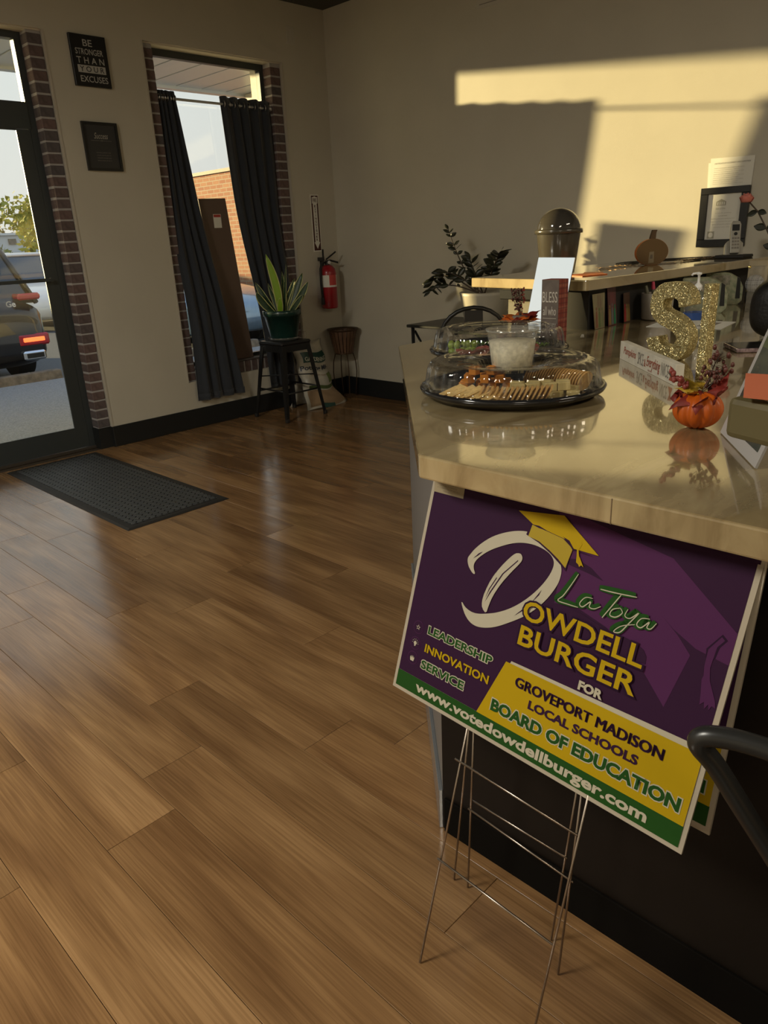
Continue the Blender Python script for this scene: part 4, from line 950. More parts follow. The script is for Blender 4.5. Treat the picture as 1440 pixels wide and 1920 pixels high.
pl(ys, 'hands_icon', [(1.3, 2.75), (1.62, 2.75), (1.68, 3.0), (1.62, 3.12), (1.56, 2.98), (1.52, 3.2), (1.46, 3.0), (1.40, 3.2), (1.36, 2.98), (1.28, 3.12), (1.24, 3.0)], 6, 's_ink')
def spt(u, v, off=0): return S0+SX*u*IN+SY*v*IN+SN*off
def h_stake(par, a0, a1, b0, b1, c0, c1, d0, d1):
    MB().tube([a0, a1], .0022, 8).build('leg', MT['wire'], par); MB().tube([b0, b1], .0022, 8).build('leg', MT['wire'], par)
    MB().tube([c0, c1], .0022, 8).build('crossbar', MT['wire'], par); MB().tube([d0, d1], .0022, 8).build('crossbar', MT['wire'], par)
h_stake(ys, (.768, .728, .002), spt(7.6, 6, -.0022), (.757, .467, .002), spt(17.6, 6, -.0022), (.888, .729, .426), (.879, .462, .418), (.829, .728, .225), (.821, .466, .220))
def back_sign(label, br, ey, feet, tops, bars):
    ey = Vector(ey).normalized(); ex = SX - ey*SX.dot(ey); ex.normalize(); o_ = Vector(br)-ex*24*IN; nn = ex.cross(ey)
    t = thing('yard_sign', label, 'sign', (br[0], .6, 0))
    MB().prism([(0, 0), (24*IN, 0), (24*IN, 18*IN), (0, 18*IN)], -.0045, 0, o=o_, ex=ex, ey=ey).build('board', MT['s_white'], t)
    def q(name, pts, l, m): return pl(t, name, pts, l, m, o_, ex, ey)
    q('purple_field', [(.3, 1.62), (23.68, 1.68), (23.68, 17.7), (.3, 17.7)], 1, 's_dark'); q('green_band', [(.3, .3), (23.72, .3), (23.72, 1.68), (.3, 1.62)], 2, 's_green')
    q('yellow_edge', [(8.45, 1.63), (10.15, 6.33), (23.45, 6.62), (23.70, 6.3), (23.70, 1.66)], 2, 's_ink'); q('yellow_panel', [(8.25, 1.63), (9.75, 6.15), (23.70, 6.22), (23.70, 1.66)], 3, 's_yel')
    for s, u0, v0, u1, v1, m, m2 in (('BOARD OF EDUCATION', 9.35, 2.30, 23.25, 3.20, 's_green', 's_ink'), ('GROVEPORT MADISON', 10.87, 4.80, 21.6, 5.50, 's_dark', None)):
        if m2: text('lettering', s, o_+ex*(u0-.08)*IN+ey*(v0-.08)*IN, ex, ey, (u1-u0+.16)*IN, (v1-v0+.16)*IN, MT[m2], t, lift=.0012, bold=.08)
        text('lettering', s, o_+ex*u0*IN+ey*v0*IN, ex, ey, (u1-u0)*IN, (v1-v0)*IN, MT[m], t, lift=.0015, bold=.04)
    h_stake(t, feet[0], tops[0], feet[1], tops[1], *bars)
back_sign('middle campaign yard sign peeking out behind the front one', (.955, .283, .483), (.150, -.015, .985), ((.971, .805, .002), (.93, .512, .002)),
          ((.957, .742, .52), (.965, .500, .50)), ((.963, .757, .238), (.951, .503, .228), (.957, .742, .515), (.965, .500, .495)))
back_sign('rearmost campaign yard sign nearest the dark counter front', (.980, .290, .455), (.145, -.015, .985), ((.975, .769, .002), (.985, .562, .002)),
          ((.985, .756, .50), (.995, .520, .50)), ((.983, .766, .243), (.988, .538, .233), (.985, .756, .495), (.995, .520, .495)))

# ------------------------------------------------------------------ party trays
MT['cheddar'] = M('cheddar', (.62, .22, .02), .5); MT['jack'] = M('pale_cheese', (.60, .48, .20), .5, var=.1, vscale=40)
MT['cracker'] = M('cracker', (.52, .30, .09), .75, var=.25, vscale=60, bump=.2, bscale=300); MT['sqcr'] = M('square_cracker', (.62, .42, .15), .75, var=.2, vscale=80, bump=.3, bscale=300)
MT['meat'] = M('cured_meat', (.30, .07, .05), .45, var=.4, vscale=60); MT['grape'] = M('green_grape', (.22, .30, .05), .25, coat=.3); MT['lettuce'] = M('lettuce', (.09, .17, .02), .5, var=.3, vscale=40)
MT['tomato'] = M('tomato_red', (.45, .04, .02), .25, coat=.4)
def tray(cx_, cy_, labels):
    z = ZT
    t = thing('serving_tray', labels[0], 'tray', (cx_, cy_, z))
    MB().lathe([(.001, .004), (.150, .004), (.158, .001), (.200, .001), (.210, .010), (.224, .016), (.2275, .024), (.222, .030), (.214, .026), (.206, .018), (.196, .006), (.001, .006)], (cx_, cy_, z), 72).build('tray_base', MT['blackgloss'], t)
    d = thing('tray_lid', labels[1], 'lid', (cx_, cy_, z+.018))
    rf = lambda t_, zz: 1+(.032 if .03 < zz < .0836 else .006 if zz < .03 else .0)*(abs(math.cos(16*t_))-.6)
    MB().lathe([(.222, .026), (.221, .031), (.214, .032), (.212, .035), (.2095, .055), (.2055, .073), (.199, .083), (.190, .0875), (.178, .0885), (.165, .084), (.120, .081), (.085, .0785), (.076, .0625), (.001, .0615)], (cx_, cy_, z), 216, rfun=rf).build('dome', MT['acryl'], d)
    MB().lathe([(.1865, .0892), (.1775, .0915), (.1685, .0862)], (cx_, cy_, z), 72, rfun=lambda t_, zz: 1+.012*math.cos(36*t_)).build('top_ridge', MT['acryl'], d)
    for i in range(0, 10):
        a = 2*PI*i/10+.3; MB().lathe([(.018, .0822), (.021, .0855), (.024, .0822)], (cx_+.135*math.cos(a), cy_+.135*math.sin(a), z), 18).build('embossed_ring', MT['acryl'], d)
    return t, d
tray(1.515, 1.048, ('black round party tray holding cheese and crackers, nearer the camera', 'clear fluted dome lid over the cheese and cracker tray'))
tray(2.02, 1.452, ('black round party tray holding fruit and meat, behind the cracker tray', 'clear fluted dome lid over the meat and fruit tray'))
TC = Vector((1.515, 1.048, ZT+.0065))
vf = Vector((-.82, -.57, 0)); vr = Vector((.57, -.82, 0))   # towards the camera, picture right
def food(name, me, a, b, z, rot, label, group, cat, c=TC):
    o = bpy.data.objects.new(name, me); C.objects.link(o); p = c+vr*a+vf*b; o.location = (p.x, p.y, c.z+z); o.rotation_euler = rot
    return tag(o, label, cat, group)
rcm = MB().cyl((0, 0, -.002), (0, 0, .002), .025, n=20).mesh('round_cracker', MT['cracker'])
sqm = MB().box((-.024, -.024, -.002), (.024, .024, .002), ch=.0015).mesh('square_cracker', MT['sqcr'])
cbm = MB().box((-.0105, -.0105, -.0105), (.0105, .0105, .0105), ch=.0015).mesh('cheese_cube', MT['cheddar'])
cjm = MB().box((-.015, -.010, -.0095), (.015, .010, .0095), ch=.0012).mesh('cheese_cube', MT['jack'])
ang = math.atan2(vr.y, vr.x)
for i in range(15):    # row of round crackers at the near edge
    s_ = i/14; food('round_cracker', rcm, -.075+.155*s_, .168-.055*(s_-.5)**2*4*.4, .0205, (0, -1.05, ang+.0), 'round tan cracker in the fanned row at the tray front', 'round crackers fanned at the tray front', 'cracker')
for i in range(22):    # row at the back right
    s_ = i/21; food('round_cracker', rcm, .04+.135*s_, -.085+.10*s_**1.6, .0245, (0, -1.25, ang-.25-.5*s_), 'round brown cracker standing in the back right row', 'round crackers standing in the back right row', 'cracker')
for i in range(14):
    q = i % 7; r_ = i//7
    food('square_cracker', sqm, -.155+.012*q+.030*r_, .075+.012*q+.02*r_, .012+.007*r_+.0012*q, (.35*(1 if i % 2 else -1)*.5, -.35, ang+.5+.2*R_.uniform(-1, 1)), 'square golden cracker at the left of the front tray', 'square crackers in the front tray', 'cracker')
for i in range(8): food('square_cracker', sqm, -.09+.008*i, .135+.004*i, .010+.0022*i, (.15, -.25, ang+.8+.1*i), 'square golden cracker at the near left of the front tray', 'square crackers near the front edge', 'cracker')
k = 0
for zi in range(3):
    for i in range(4-zi if zi < 2 else 2):
        for j in range(3-zi):
            food('cheese_cube', cbm, -.115+.036*i+.014*zi+R_.uniform(-.005, .005), .0-.028*j+.008*zi+R_.uniform(-.004, .004), .0115+.0215*zi, (0, 0, ang+R_.uniform(-.6, .6)), 'orange cheddar cube in the heap at the back left of the tray', 'orange cheese cubes', 'cheese')
for zi in range(2):
    for i in range(5-zi):
        for j in range(3-zi):
            food('cheese_cube', cjm, -.005+.036*i+.016*zi+R_.uniform(-.005, .005), .125-.030*j-.010*zi-.005*i+R_.uniform(-.003, .003), .0105+.0195*zi, (0, 0, ang+R_.uniform(-.5, .5)), 'pale white cheese cube piled right of the tray middle', 'pale cheese cubes', 'cheese')
T2 = Vector((2.02, 1.452, ZT+.0065))
mtm = MB().lathe([(.001, .0), (.030, .002), (.030, .004), (.001, .002)], (0, 0, 0), 18).mesh('meat_slice', MT['meat'])
gpm = MB().sphere((0, 0, 0), .011, 12, 8, (1, 1, 1.15)).mesh('grape', MT['grape'])
for i in range(26): 
    a = 2.6+.05*i*1.3; food('meat_slice', mtm, -.11+.0085*i, .10+.04*math.sin(i*.25), .005+.0012*i % .02+.004, (.5, .25*(-1)**i, i*.7), 'folded slice of cured meat in the rear tray', 'cured meat slices in the rear tray', 'meat', T2)
for i in range(22):
    food('grape', gpm, -.15+.018*(i % 5)+R_.uniform(-.004, .004), .02+.02*(i//5 % 3)+R_.uniform(-.004, .004), .013+.019*(i//15), (0, 0, 0), 'green grape in the cluster at the left of the rear tray', 'green grapes in the rear tray', 'grape', T2)
for k, (a, b) in enumerate(((.105, .03), (.13, .0), (-.06, -.06))):
    mb = MB()
    for q in range(9):
        t = q*.7; mb.grid(lambda u, v, t=t: (a_[0]+.035*u*math.cos(t)+.012*v*math.sin(t), a_[1]+.035*u*math.sin(t)-.012*v*math.cos(t), .004+.03*u*(1-.5*u)+.006*math.sin(6*u+9*v)) if (a_ := (0, 0)) else 0, 4, 3)
    me = mb.mesh('lettuce_leaf', MT['lettuce'])
    food('lettuce_leaf', me, a, b, .004, (0, 0, k), ('curly green lettuce at the right of the rear tray', 'curly green lettuce at the far right of the rear tray', 'curly green lettuce at the back left of the rear tray')[k], None, 'lettuce', T2)
tmm = MB().sphere((0, 0, 0), .0135, 12, 8).mesh('cherry_tomato', MT['tomato'])
for i in range(5): food('cherry_tomato', tmm, -.005+.026*(i % 3), -.05-.025*(i//3), .0145, (0, 0, 0), 'red cherry tomato at the back of the rear tray', 'cherry tomatoes in the rear tray', 'tomato', T2)

# dip tub on the front lid
cu = thing('dip_tub', 'clear plastic tub of creamy dip standing on the front tray lid', 'tub', (1.525, 1.055, ZT+.0622))
cz = ZT+.0625; cc = (1.525, 1.055, 0)
MB().lathe([(.001, cz), (.047, cz), (.050, cz+.004), (.059, cz+.072), (.0605, cz+.088), (.0635, cz+.090), (.0635, cz+.093), (.0595, cz+.093)], cc, 40, rfun=lambda t, z: 1+.006*math.cos(24*t)).build('tub', MT['tub'], cu)
MB().lathe([(.001, cz+.002), (.0455, cz+.002), (.0485, cz+.005), (.0565, cz+.066), (.001, cz+.067)], cc, 40).build('dip', M('herb_dip', (.66, .61, .46), .5, var=.22, vscale=90), cu)
MB().lathe([(.0645, cz+.0905), (.065, cz+.0955), (.060, cz+.0955), (.058, cz+.0935), (.001, cz+.0935)], cc, 40).build('lid', MT['tub'], cu)

# ------------------------------------------------------------------ letters
def zrot(a): return Matrix.Rotation(a, 4, 'Z')
def glitter_letter(ch, c, hgt, wd, dep, ang_, label):
    t = thing('letter_'+ch.lower(), label, 'letter', (c[0], c[1], ZT), 0)
    n = Vector((math.cos(ang_), math.sin(ang_), 0)); exx = Vector((-n.y, n.x, 0)); 
    if ch == 'S':
        # block S from a swept centre line
        pts = []
        P = [(.86, .74), (.80, .88), (.64, .955), (.5, .965), (.32, .94), (.19, .86), (.15, .74), (.20, .63), (.34, .56), (.5, .52), (.68, .46), (.83, .36), (.87, .25), (.80, .12), (.66, .045), (.5, .03), (.33, .045), (.18, .12), (.12, .26)]
        P = [(a, .06+b*.88) for a, b in P]
        def cat_(P):
            S = []
            for i in range(len(P)-1):
                p0, p1, p2, p3 = [Vector((*P[min(max(j, 0), len(P)-1)], 0)) for j in (i-1, i, i+1, i+2)]
                for k_ in range(4):
                    t_ = k_/4; S.append(.5*((2*p1)+(-p0+p2)*t_+(2*p0-5*p1+4*p2-p3)*t_*t_+(-p0+3*p1-3*p2+p3)*t_**3))
            S.append(Vector((*P[-1], 0))); return S
        S = cat_(P); V = []; F = []
        hw = .046/2
        for i, p in enumerate(S):
            q = Vector((p.x*wd, p.y*hgt, 0)); d = Vector(((S[min(i+1, len(S)-1)].x-S[max(i-1, 0)].x)*wd, (S[min(i+1, len(S)-1)].y-S[max(i-1, 0)].y)*hgt, 0)).normalized(); pr = Vector((-d.y, d.x, 0))
            for s_, dd in ((-1, 0), (1, 0), (1, dep), (-1, dep)):
                a = q+pr*hw*s_; a.y = min(max(a.y, 0), hgt)
                V.append(Vector((c[0], c[1], ZT))+exx*(a.x-wd/2)+Vector((0, 0, a.y))-n*dd)
        for i in range(len(S)-1):
            for j in range(4): F.append((i*4+j, i*4+(j+1) % 4, (i+1)*4+(j+1) % 4, (i+1)*4+j))
        F.append((0, 3, 2, 1)); k_ = (len(S)-1)*4; F.append((k_, k_+1, k_+2, k_+3))
        MB().add(V, F).build('letter_body', MT['glitter'], t, weld=True, bevel=.0015)
    else:
        MB().prism([(-wd/2, 0), (wd/2, 0), (wd/2, hgt), (-wd/2, hgt)], -dep, 0, o=(c[0], c[1], ZT), ex=exx, ey=(0, 0, 1)).build('letter_body', MT['glitter'], t, bevel=.0015)
    return t
glitter_letter('S', (2.15, .940), .222, .140, .040, math.radians(166), 'gold glitter letter S standing on the counter')
glitter_letter('I', (1.905, .742), .236, .022, .030, math.radians(166), 'gold glitter letter I standing behind the small pumpkin')

# "pumpkins spice" block
A_, B_ = Vector((2.122, 1.072, ZT)), Vector((1.799, .759, ZT)); sxv = (B_-A_).normalized(); hz = .053; nb_ = Vector((sxv.y, -sxv.x, 0))
blk = thing('word_block', 'long white wooden block lettered Pumpkins SPICE and Everything NICE', 'sign', ((A_+B_)/2))
blk.location = (A_+B_)/2
nout = sxv.cross(Vector((0, 0, 1)))
MB().prism([(0, 0), ((B_-A_).length, 0), ((B_-A_).length, hz), (0, hz)], -.022, 0, o=A_, ex=sxv, ey=(0, 0, 1)).build('wood_block', M('distressed_white', (.58, .54, .44), .6, var=.12, vscale=25), blk, bevel=.001)
def onb(s, x, z, wd, ht, mat, **k): text('lettering', s, A_+sxv*x+Vector((0, 0, z)), sxv, (0, 0, 1), wd, ht, mat, blk, **k)
rst = M('rust_print', (.30, .07, .04), .6)
onb('Pumpkins', .035, .014, .115, .028, rst, shear=.35, bold=.01); onb('SPICE', .165, .010, .050, .034, MT['greyink'], bold=0); onb('&', .220, .012, .014, .020, rst)
onb('Everything', .240, .008, .105, .036, rst, shear=.35, bold=.01); onb('NICE', .355, .010, .052, .034, MT['greyink']); onb('AUTUMN', .255, .004, .03, .005, rst)
MB().prism([(.412, .008), (.44, .008), (.44, .012), (.43, .025), (.44, .040), (.412, .044), (.425, .028)], 0, .0006, o=A_, ex=sxv, ey=(0, 0, 1)).build('leaf_motif', rst, blk)

# small pumpkin with leaves
pk = thing('pumpkin', 'small orange pumpkin topped with red maple leaves and berry sprigs', 'pumpkin', (1.430, .552, ZT))
pc = (1.430, .552, ZT+.037)
MB().sphere(pc, .047, 90, 24, (1, 1, .80), fn=lambda t, p: (1-.10*abs(math.cos(5*t+.3))**5*math.sin(p)**.5)*(1-.14*max(0, math.cos(p))**8)).build('body', M('pumpkin_orange', (.46, .085, .004), .42, var=.12, vscale=14, stretch=(1, 1, .3)), pk)
MT['mapler'] = M('maple_red', (.20, .02, .012), .55, var=.45, vscale=22); MT['mapley'] = M('maple_yellow', (.42, .26, .02), .55, var=.4, vscale=20); MT['mapleo'] = M('maple_orange', (.62, .13, .015), .5, var=.4, vscale=20)
maple = [(0, 0), (.10, .10), (.38, .02), (.33, .14), (.62, .22), (.42, .36), (.52, .58), (.28, .50), (.22, .62), (.0, 1.0), (-.22, .62), (-.28, .50), (-.52, .58), (-.42, .36), (-.62, .22), (-.33, .14), (-.38, .02), (-.10, .10)]
def mleaf(base, dr, up_, s_, mat, par, curl=.3):
    base, dr, up_ = Vector(base), Vector(dr).normalized(), Vector(up_).normalized(); sd_ = dr.cross(up_).normalized(); up2 = sd_.cross(dr)
    bm = bmesh.new(); vv = []
    for (a, b) in maple: vv.append(bm.verts.new((a, b, 0)))
    f = bm.faces.new(vv); bmesh.ops.triangulate(bm, faces=[f]); bmesh.ops.subdivide_edges(bm, edges=bm.edges, cuts=1)
    V = []; bm.verts.index_update()
    for v in bm.verts:
        a, b = v.co.x, v.co.y; h_ = -curl*b*b*.8+.12*math.cos(a*9)-.1; V.append(base+sd_*a*s_+dr*b*s_+up2*h_*s_)
    F = [tuple(x.index for x in f.verts) for f in bm.faces]; bm.free()
    mb = MB(); mb.add(V, F, True); return mb.build('leaf', MT[mat], par, solid=.0006)
top = Vector((pc[0], pc[1], pc[2]+.030))
L_, F_ = -vr, vf
mleaf(top+Vector((0, 0, .006)), L_*1+F_*.5, (0, 0, 1), .068, 'mapler', pk, .6); mleaf(top+Vector((0, 0, .006)), F_+L_*.3, (0, 0, 1), .058, 'mapler', pk, .8)
mleaf(top+vr*.012, vr*.9+Vector((0, 0, .75)), L_, .062, 'mapler', pk, -.2); mleaf(top+Vector((0, 0, .01)), L_+Vector((0, 0, .25)), (0, 0, 1), .048, 'mapley', pk, .3); mleaf(top+Vector((0, 0, .012)), L_*.5-F_*.6+Vector((0, 0, .5)), (0, 0, 1), .04, 'mapley', pk, .3)
def sprig(root, dr, ln, par, seed, n=20, br=.0035, mat='berry', spread=.35):
    rr = random.Random(seed); root = Vector(root); dr = Vector(dr).normalized(); pts = [root+dr*ln*i/6+Vector((0, 0, .0))+vr*.004*math.sin(i) for i in range(7)]
    MB().tube(pts, .0011, 5).build('stem', MT['stemb'], par)
    mb = MB(); ms = MB()
    for i in range(n):
        t = .3+.7*i/n; p = root+dr*ln*t; o_ = Vector((rr.uniform(-1, 1), rr.uniform(-1, 1), rr.uniform(-.3, 1))).normalized()*ln*spread*(.35+.5*rr.random()); q = p+o_
        ms.tube([p, q], .0006, 4); mb.sphere(q, br*rr.uniform(.8, 1.2), 8, 6, (1, 1, 1.3))
    ms.build('twig', MT['stemb'], par, kind='stuff'); mb.build('berries', MT[mat], par, kind='stuff')
MT['berry'] = M('brown_berry', (.10, .030, .022), .35, var=.3, vscale=60); MT['berryr'] = M('red_berry', (.22, .04, .03), .35)
sprig(top, vr*.45+Vector((0, 0, 1)), .085, pk, 1, 26, .0038, 'berry', .34); sprig(top, vr*.75+Vector((0, 0, .8)), .068, pk, 2, 18, .0034, 'berry', .3)
sprig(top+L_*.01, L_*.9+Vector((0, 0, .75)), .065, pk, 3, 26, .0042, 'berryr', .16)

# autumn floral pick behind the trays
fp = thing('autumn_pick', 'orange leaf and dried grass centrepiece behind the rear tray', 'decoration', (2.36, 1.60, ZT))
fb = Vector((2.36, 1.60, ZT))
MB().lathe([(.001, .0), (.03, .0), (.034, .02), (.028, .085), (.001, .087)], tuple(fb), 20).build('small_pot', MT['stop'], fp)
for i, (a, b, h_, mtn) in enumerate([(-.9, .4, .12, 'mapleo'), (-.6, -.5, .2, 'mapleo'), (.9, .3, .1, 'mapleo'), (.7, -.3, .35, 'mapler'), (-.2, .9, .15, 'mapler'), (.3, .9, .2, 'mapleo'), (0, -.8, .3, 'mapleo')]):
    mleaf(fb+Vector((0, 0, .082)), vr*a+vf*b+Vector((0, 0, h_)), (0, 0, 1), .085, mtn, fp, .3)
for i in range(5): sprig(fb+Vector((0, 0, .07)), Vector((0, 0, 1))+vr*(.10*(i-2)-.1)+vf*.08*(i % 3-1), .115, fp, 20+i, 24, .0026, 'mapler' if i > 3 else 'berry', .12)

# bless block
bk = thing('word_block', 'tall block with grey lettered face BLESS and a red plaid side', 'sign', (2.35, 1.42, ZT))
bx0, bx1, by0, by1, bh = 2.318, 2.378, 1.412, 1.482, .217
MB().box((bx0, by0, ZT), (bx1, by1, ZT+bh)).build('block', plaid_mat('red_plaid', (.26, .045, .03), (.45, .16, .10), (.10, .02, .02), 26, (0, 2)), bk, bevel=.0015)
MB().box((bx0-.0012, by0+.001, ZT+.001), (bx0, by1-.001, ZT+bh-.001)).build('grey_face', M('grey_woodgrain', (.14, .11, .09), .6, var=.2, vscale=30), bk)
def onk(s, z, wd, ht, **k): text('lettering', s, (bx0-.0013, (by0+by1)/2+wd/2, ZT+z), (0, -1, 0), (0, 0, 1), wd, ht, MT['sign_lt'], bk, **k)
MT['sign_lt'] = M('pale_letter', (.55, .50, .42), .6)
onk('BLESS', .140, .060, .036, bold=.0); onk('all who', .096, .052, .030, bold=0); onk('GATHER', .035, .062, .034)
MB().box((bx0-.002, by0+.008, ZT+.085), (bx0-.001, by1-.008, ZT+.0865)).build('rule', MT['sign_lt'], bk)

# mirror-bright slanted holder
sh = thing('slanted_holder', 'blank white slanted countertop display panel in front of the bin', 'display', (2.56, 1.61, ZT))
n_ = Vector((-1.03, .435, .22)).normalized(); Q = [Vector(v) for v in ((2.641, 1.7075, 1.264), (2.550, 1.492, 1.264), (2.500, 1.5145, .9875), (2.593, 1.733, .9875))]
Q[2].z = .9875; Q[3].z = .9875
MB().add(Q+[q-n_*.003 for q in Q], [(0,3,2,1),(4,5,6,7),(0,1,5,4),(1,2,6,5),(2,3,7,6),(3,0,4,7)]).build('panel', M('mirror_acrylic', (.97, .97, .97), .04, metal=1), sh)
MB().add([Q[3], Q[2], Q[2]+Vector((.10, 0, 0)), Q[3]+Vector((.08, -.0, 0))]+[v+Vector((0, 0, -.0022)) for v in (Q[3], Q[2], Q[2]+Vector((.10, 0, 0)), Q[3]+Vector((.08, 0, 0)))], [(0, 1, 2, 3), (7, 6, 5, 4), (0, 4, 5, 1), (1, 5, 6, 2), (2, 6, 7, 3), (3, 7, 4, 0)]).build('foot', MT['acryl'], sh)

# ------------------------------------------------------------------ on the raised bar
bn_ = thing('desk_bin', 'dark grey desktop swing bin with a domed lid on the raised bar', 'bin', (2.99, 1.835, BT))
bc = (2.99, 1.835, BT); MT['bin'] = M('bin_plastic', (.055, .048, .035), .22, coat=.4)
MB().lathe([(.001, .002), (.072, .002), (.075, .006), (.094, .168), (.0945, .172)], bc, 40).build('bucket', MT['bin'], bn_)
MB().lathe([(.094, .168), (.103, .168), (.1035, .184), (.098, .188), (.094, .188)], bc, 40).build('rim', MT['bin'], bn_)
MB().lathe([(.0935*math.cos(a), .186+.086*math.sin(a)) for a in [i*PI/2/10 for i in range(11)]], bc, 40).build('dome_lid', M('bin_dome', (.05, .044, .035), .08, coat=.8), bn_)
MB().box((2.99-.102, 1.835+.01, BT+.015), (2.99-.0745, 1.835+.035, BT+.03)).build('sticker', MT['paper'], bn_)

ol = MB()
pts = [(2.80, 1.60), (2.86, 1.72), (2.98, 1.70), (3.06, 1.74), (3.08, 1.66), (3.00, 1.62), (2.95, 1.57)]
ol.prism(pts, BT+.0005, BT+.003).build('orange_leaf_mat', MT['mapleo'], None)
o = bpy.data.objects['orange_leaf_mat']; o.name = 'paper_leaf'; o.data.transform(Matrix.Translation((-2.93, -1.66, -BT))); o.location = (2.93, 1.66, BT); tag(o, 'flat orange leaf-shaped paper lying at the left end of the raised bar', 'paper leaf')

pw = thing('wooden_pumpkin', 'flat wooden pumpkin cutout with a small sticker on the raised bar', 'decoration', (3.66, 1.715, BT))
pcv = Vector((3.66, 1.715, BT)); pn = Vector((-.743, -.669, 0)).normalized(); pe = Vector((-pn.y, pn.x, 0)); pe = -pe if pe.dot(vr) < 0 else pe
pe = Vector((0, 0, 1)).cross(-pn) ; pe = pe if pe.dot(vr) > 0 else -pe
def outl(rx, rz, n=40): 
    return [(rx*math.cos(2*PI*i/n)*(1+.03*math.cos(4*PI*i/n)), max(-.060, rz*math.sin(2*PI*i/n))) for i in range(n)]
body_o = [(a, b+.060) for a, b in outl(.076, .064)]
exv = Vector((0, -1, 0)) 
exv = (Vector((0, 0, 1)).cross(pn)); exv = exv.normalized()
MB().prism(body_o, -.030, 0, o=pcv, ex=exv, ey=(0, 0, 1)).build('pumpkin_body', M('mdf_orange', (.50, .14, .02), .5), pw, bevel=.001)
MB().prism([(a*.985, .060+(b-.060)*.985) for a, b in body_o], 0, .0008, o=pcv, ex=exv, ey=(0, 0, 1)).build('back_board', M('brown_mdf', (.13, .075, .025), .7), pw)
MB().prism([(-.016, .118), (.012, .118), (.013, .150), (.017, .163), (-.004, .163), (-.008, .150)], -.022, 0, o=pcv, ex=exv, ey=(0, 0, 1)).build('stalk', M('stalk_brown', (.09, .05, .02), .7), pw)
MB().prism([(-.016, .010), (.010, .012), (.008, .064), (-.014, .062)], .001, .0016, o=pcv, ex=exv, ey=(0, 0, 1)).build('sticker', M('clear_sticker', (.22, .17, .10), .4), pw)
MB().prism([(-.010, .030), (.003, .031), (.002, .050), (-.009, .049)], .0017, .0022, o=pcv, ex=exv, ey=(0, 0, 1)).build('sticker_print', M('sticker_print', (.12, .09, .06), .5), pw)

gm = MB(); rr = random.Random(5)
for i in range(150):
    t = i/150; x = 3.30+1.05*t; y = 1.80-.16*t+.03*math.sin(9*t)+rr.uniform(-.03, .03)
    a = rr.uniform(0, 6.28); s_ = rr.uniform(.008, .016); p = Vector((x, y, BT+.002+rr.uniform(.0, .008)))
    d = Vector((math.cos(a), math.sin(a), rr.uniform(-.1, .1))); e_ = Vector((-math.sin(a), math.cos(a), rr.uniform(-.1, .1)))
    gm.add([p-d*s_, p+e_*s_*.4, p+d*s_, p-e_*s_*.4], [(0, 1, 2, 3)])
gl = thing('leaf_garland', 'thin copper leaf garland lying in front of the wooden pumpkin', 'garland', (3.8, 1.74, BT))
gm.build('leaves', M('copper_leaf', (.30, .17, .06), .35, metal=.4), gl, solid=.0006, kind='stuff')
MB().tube([(3.30+1.05*t, 1.80-.16*t+.03*math.sin(9*t), BT+.003) for t in [i/20 for i in range(21)]], .0018, 5).build('wire', MT['stemb'], gl)
for i, pts in enumerate(([(3.75, 1.95), (3.9, 1.98), (4.05, 1.90), (4.2, 1.93), (4.35, 1.80), (4.40, 1.72)], [(3.7, 1.88), (3.9, 1.90), (4.05, 1.97), (4.2, 1.86), (4.38, 1.78), (4.42, 1.70)], [(4.0, 1.70), (4.12, 1.66), (4.2, 1.72), (4.3, 1.66), (4.40, 1.68)])):
    o = MB().tube([(x, y, BT+.004) for x, y in pts], .0032, 6).build('power_cable', MT['blackm'], None, loc=(pts[0][0], pts[0][1], BT)); tag(o, ('thin black cable looping along the back of the raised bar', 'second black cable crossing the first on the raised bar', 'short black cable at the front edge near the phone base')[i], 'cable')

ph = thing('cordless_phone', 'silver cordless phone standing in its charging base on the bar', 'phone', (4.32, 1.562, BT))
PB = Vector((4.32, 1.562, BT)); pnv = Vector((-.86, -.50, .0)).normalized(); pex = Vector((0, 0, 1)).cross(pnv).normalized(); pup = Vector((0, 0, 1))*.95-pnv*.30; pup.normalize(); pnn = pex.cross(pup)
silver = M('phone_silver', (.42, .40, .34), .3, metal=.3)
MB().prism([(-.045, 0), (.045, 0), (.045, .07), (.03, .085), (-.03, .085), (-.045, .07)], -.05, -.014, o=PB+Vector((0, 0, .012)), ex=pex, ey=pup).build('cradle', silver, ph, bevel=.003)
MB().box((4.25, 1.49, BT+.0005), (4.40, 1.64, BT+.017), ch=.004).build('charging_base', MT['blackm'], ph)
hs_ = MB().prism([(-.024, .018), (.024, .018), (.026, .17), (.018, .187), (-.018, .187), (-.026, .17)], -.013, .013, o=PB+Vector((0, 0, .005)), ex=pex, ey=pup).build('handset', silver, ph, bevel=.004)
PO = PB+Vector((0, 0, .005))+pnn*.0133
MB().prism([(-.018, .135), (.018, .135), (.018, .168), (-.018, .168)], 0, .0008, o=PO, ex=pex, ey=pup).build('screen', MT['gunmetal'], hs_)
for r_ in range(4):
    for c_ in range(3): MB().prism([(-.017+.013*c_, .040+.017*r_), (-.007+.013*c_, .040+.017*r_), (-.007+.013*c_, .050+.017*r_), (-.017+.013*c_, .050+.017*r_)], 0, .0012, o=PO, ex=pex, ey=pup).build('key', MT['greyink'], hs_)
MB().prism([(.009*math.cos(i*PI/8), .119+.009*math.sin(i*PI/8)) for i in range(16)], 0, .0012, o=PO, ex=pex, ey=pup).build('key', MT['gunmetal'], hs_)

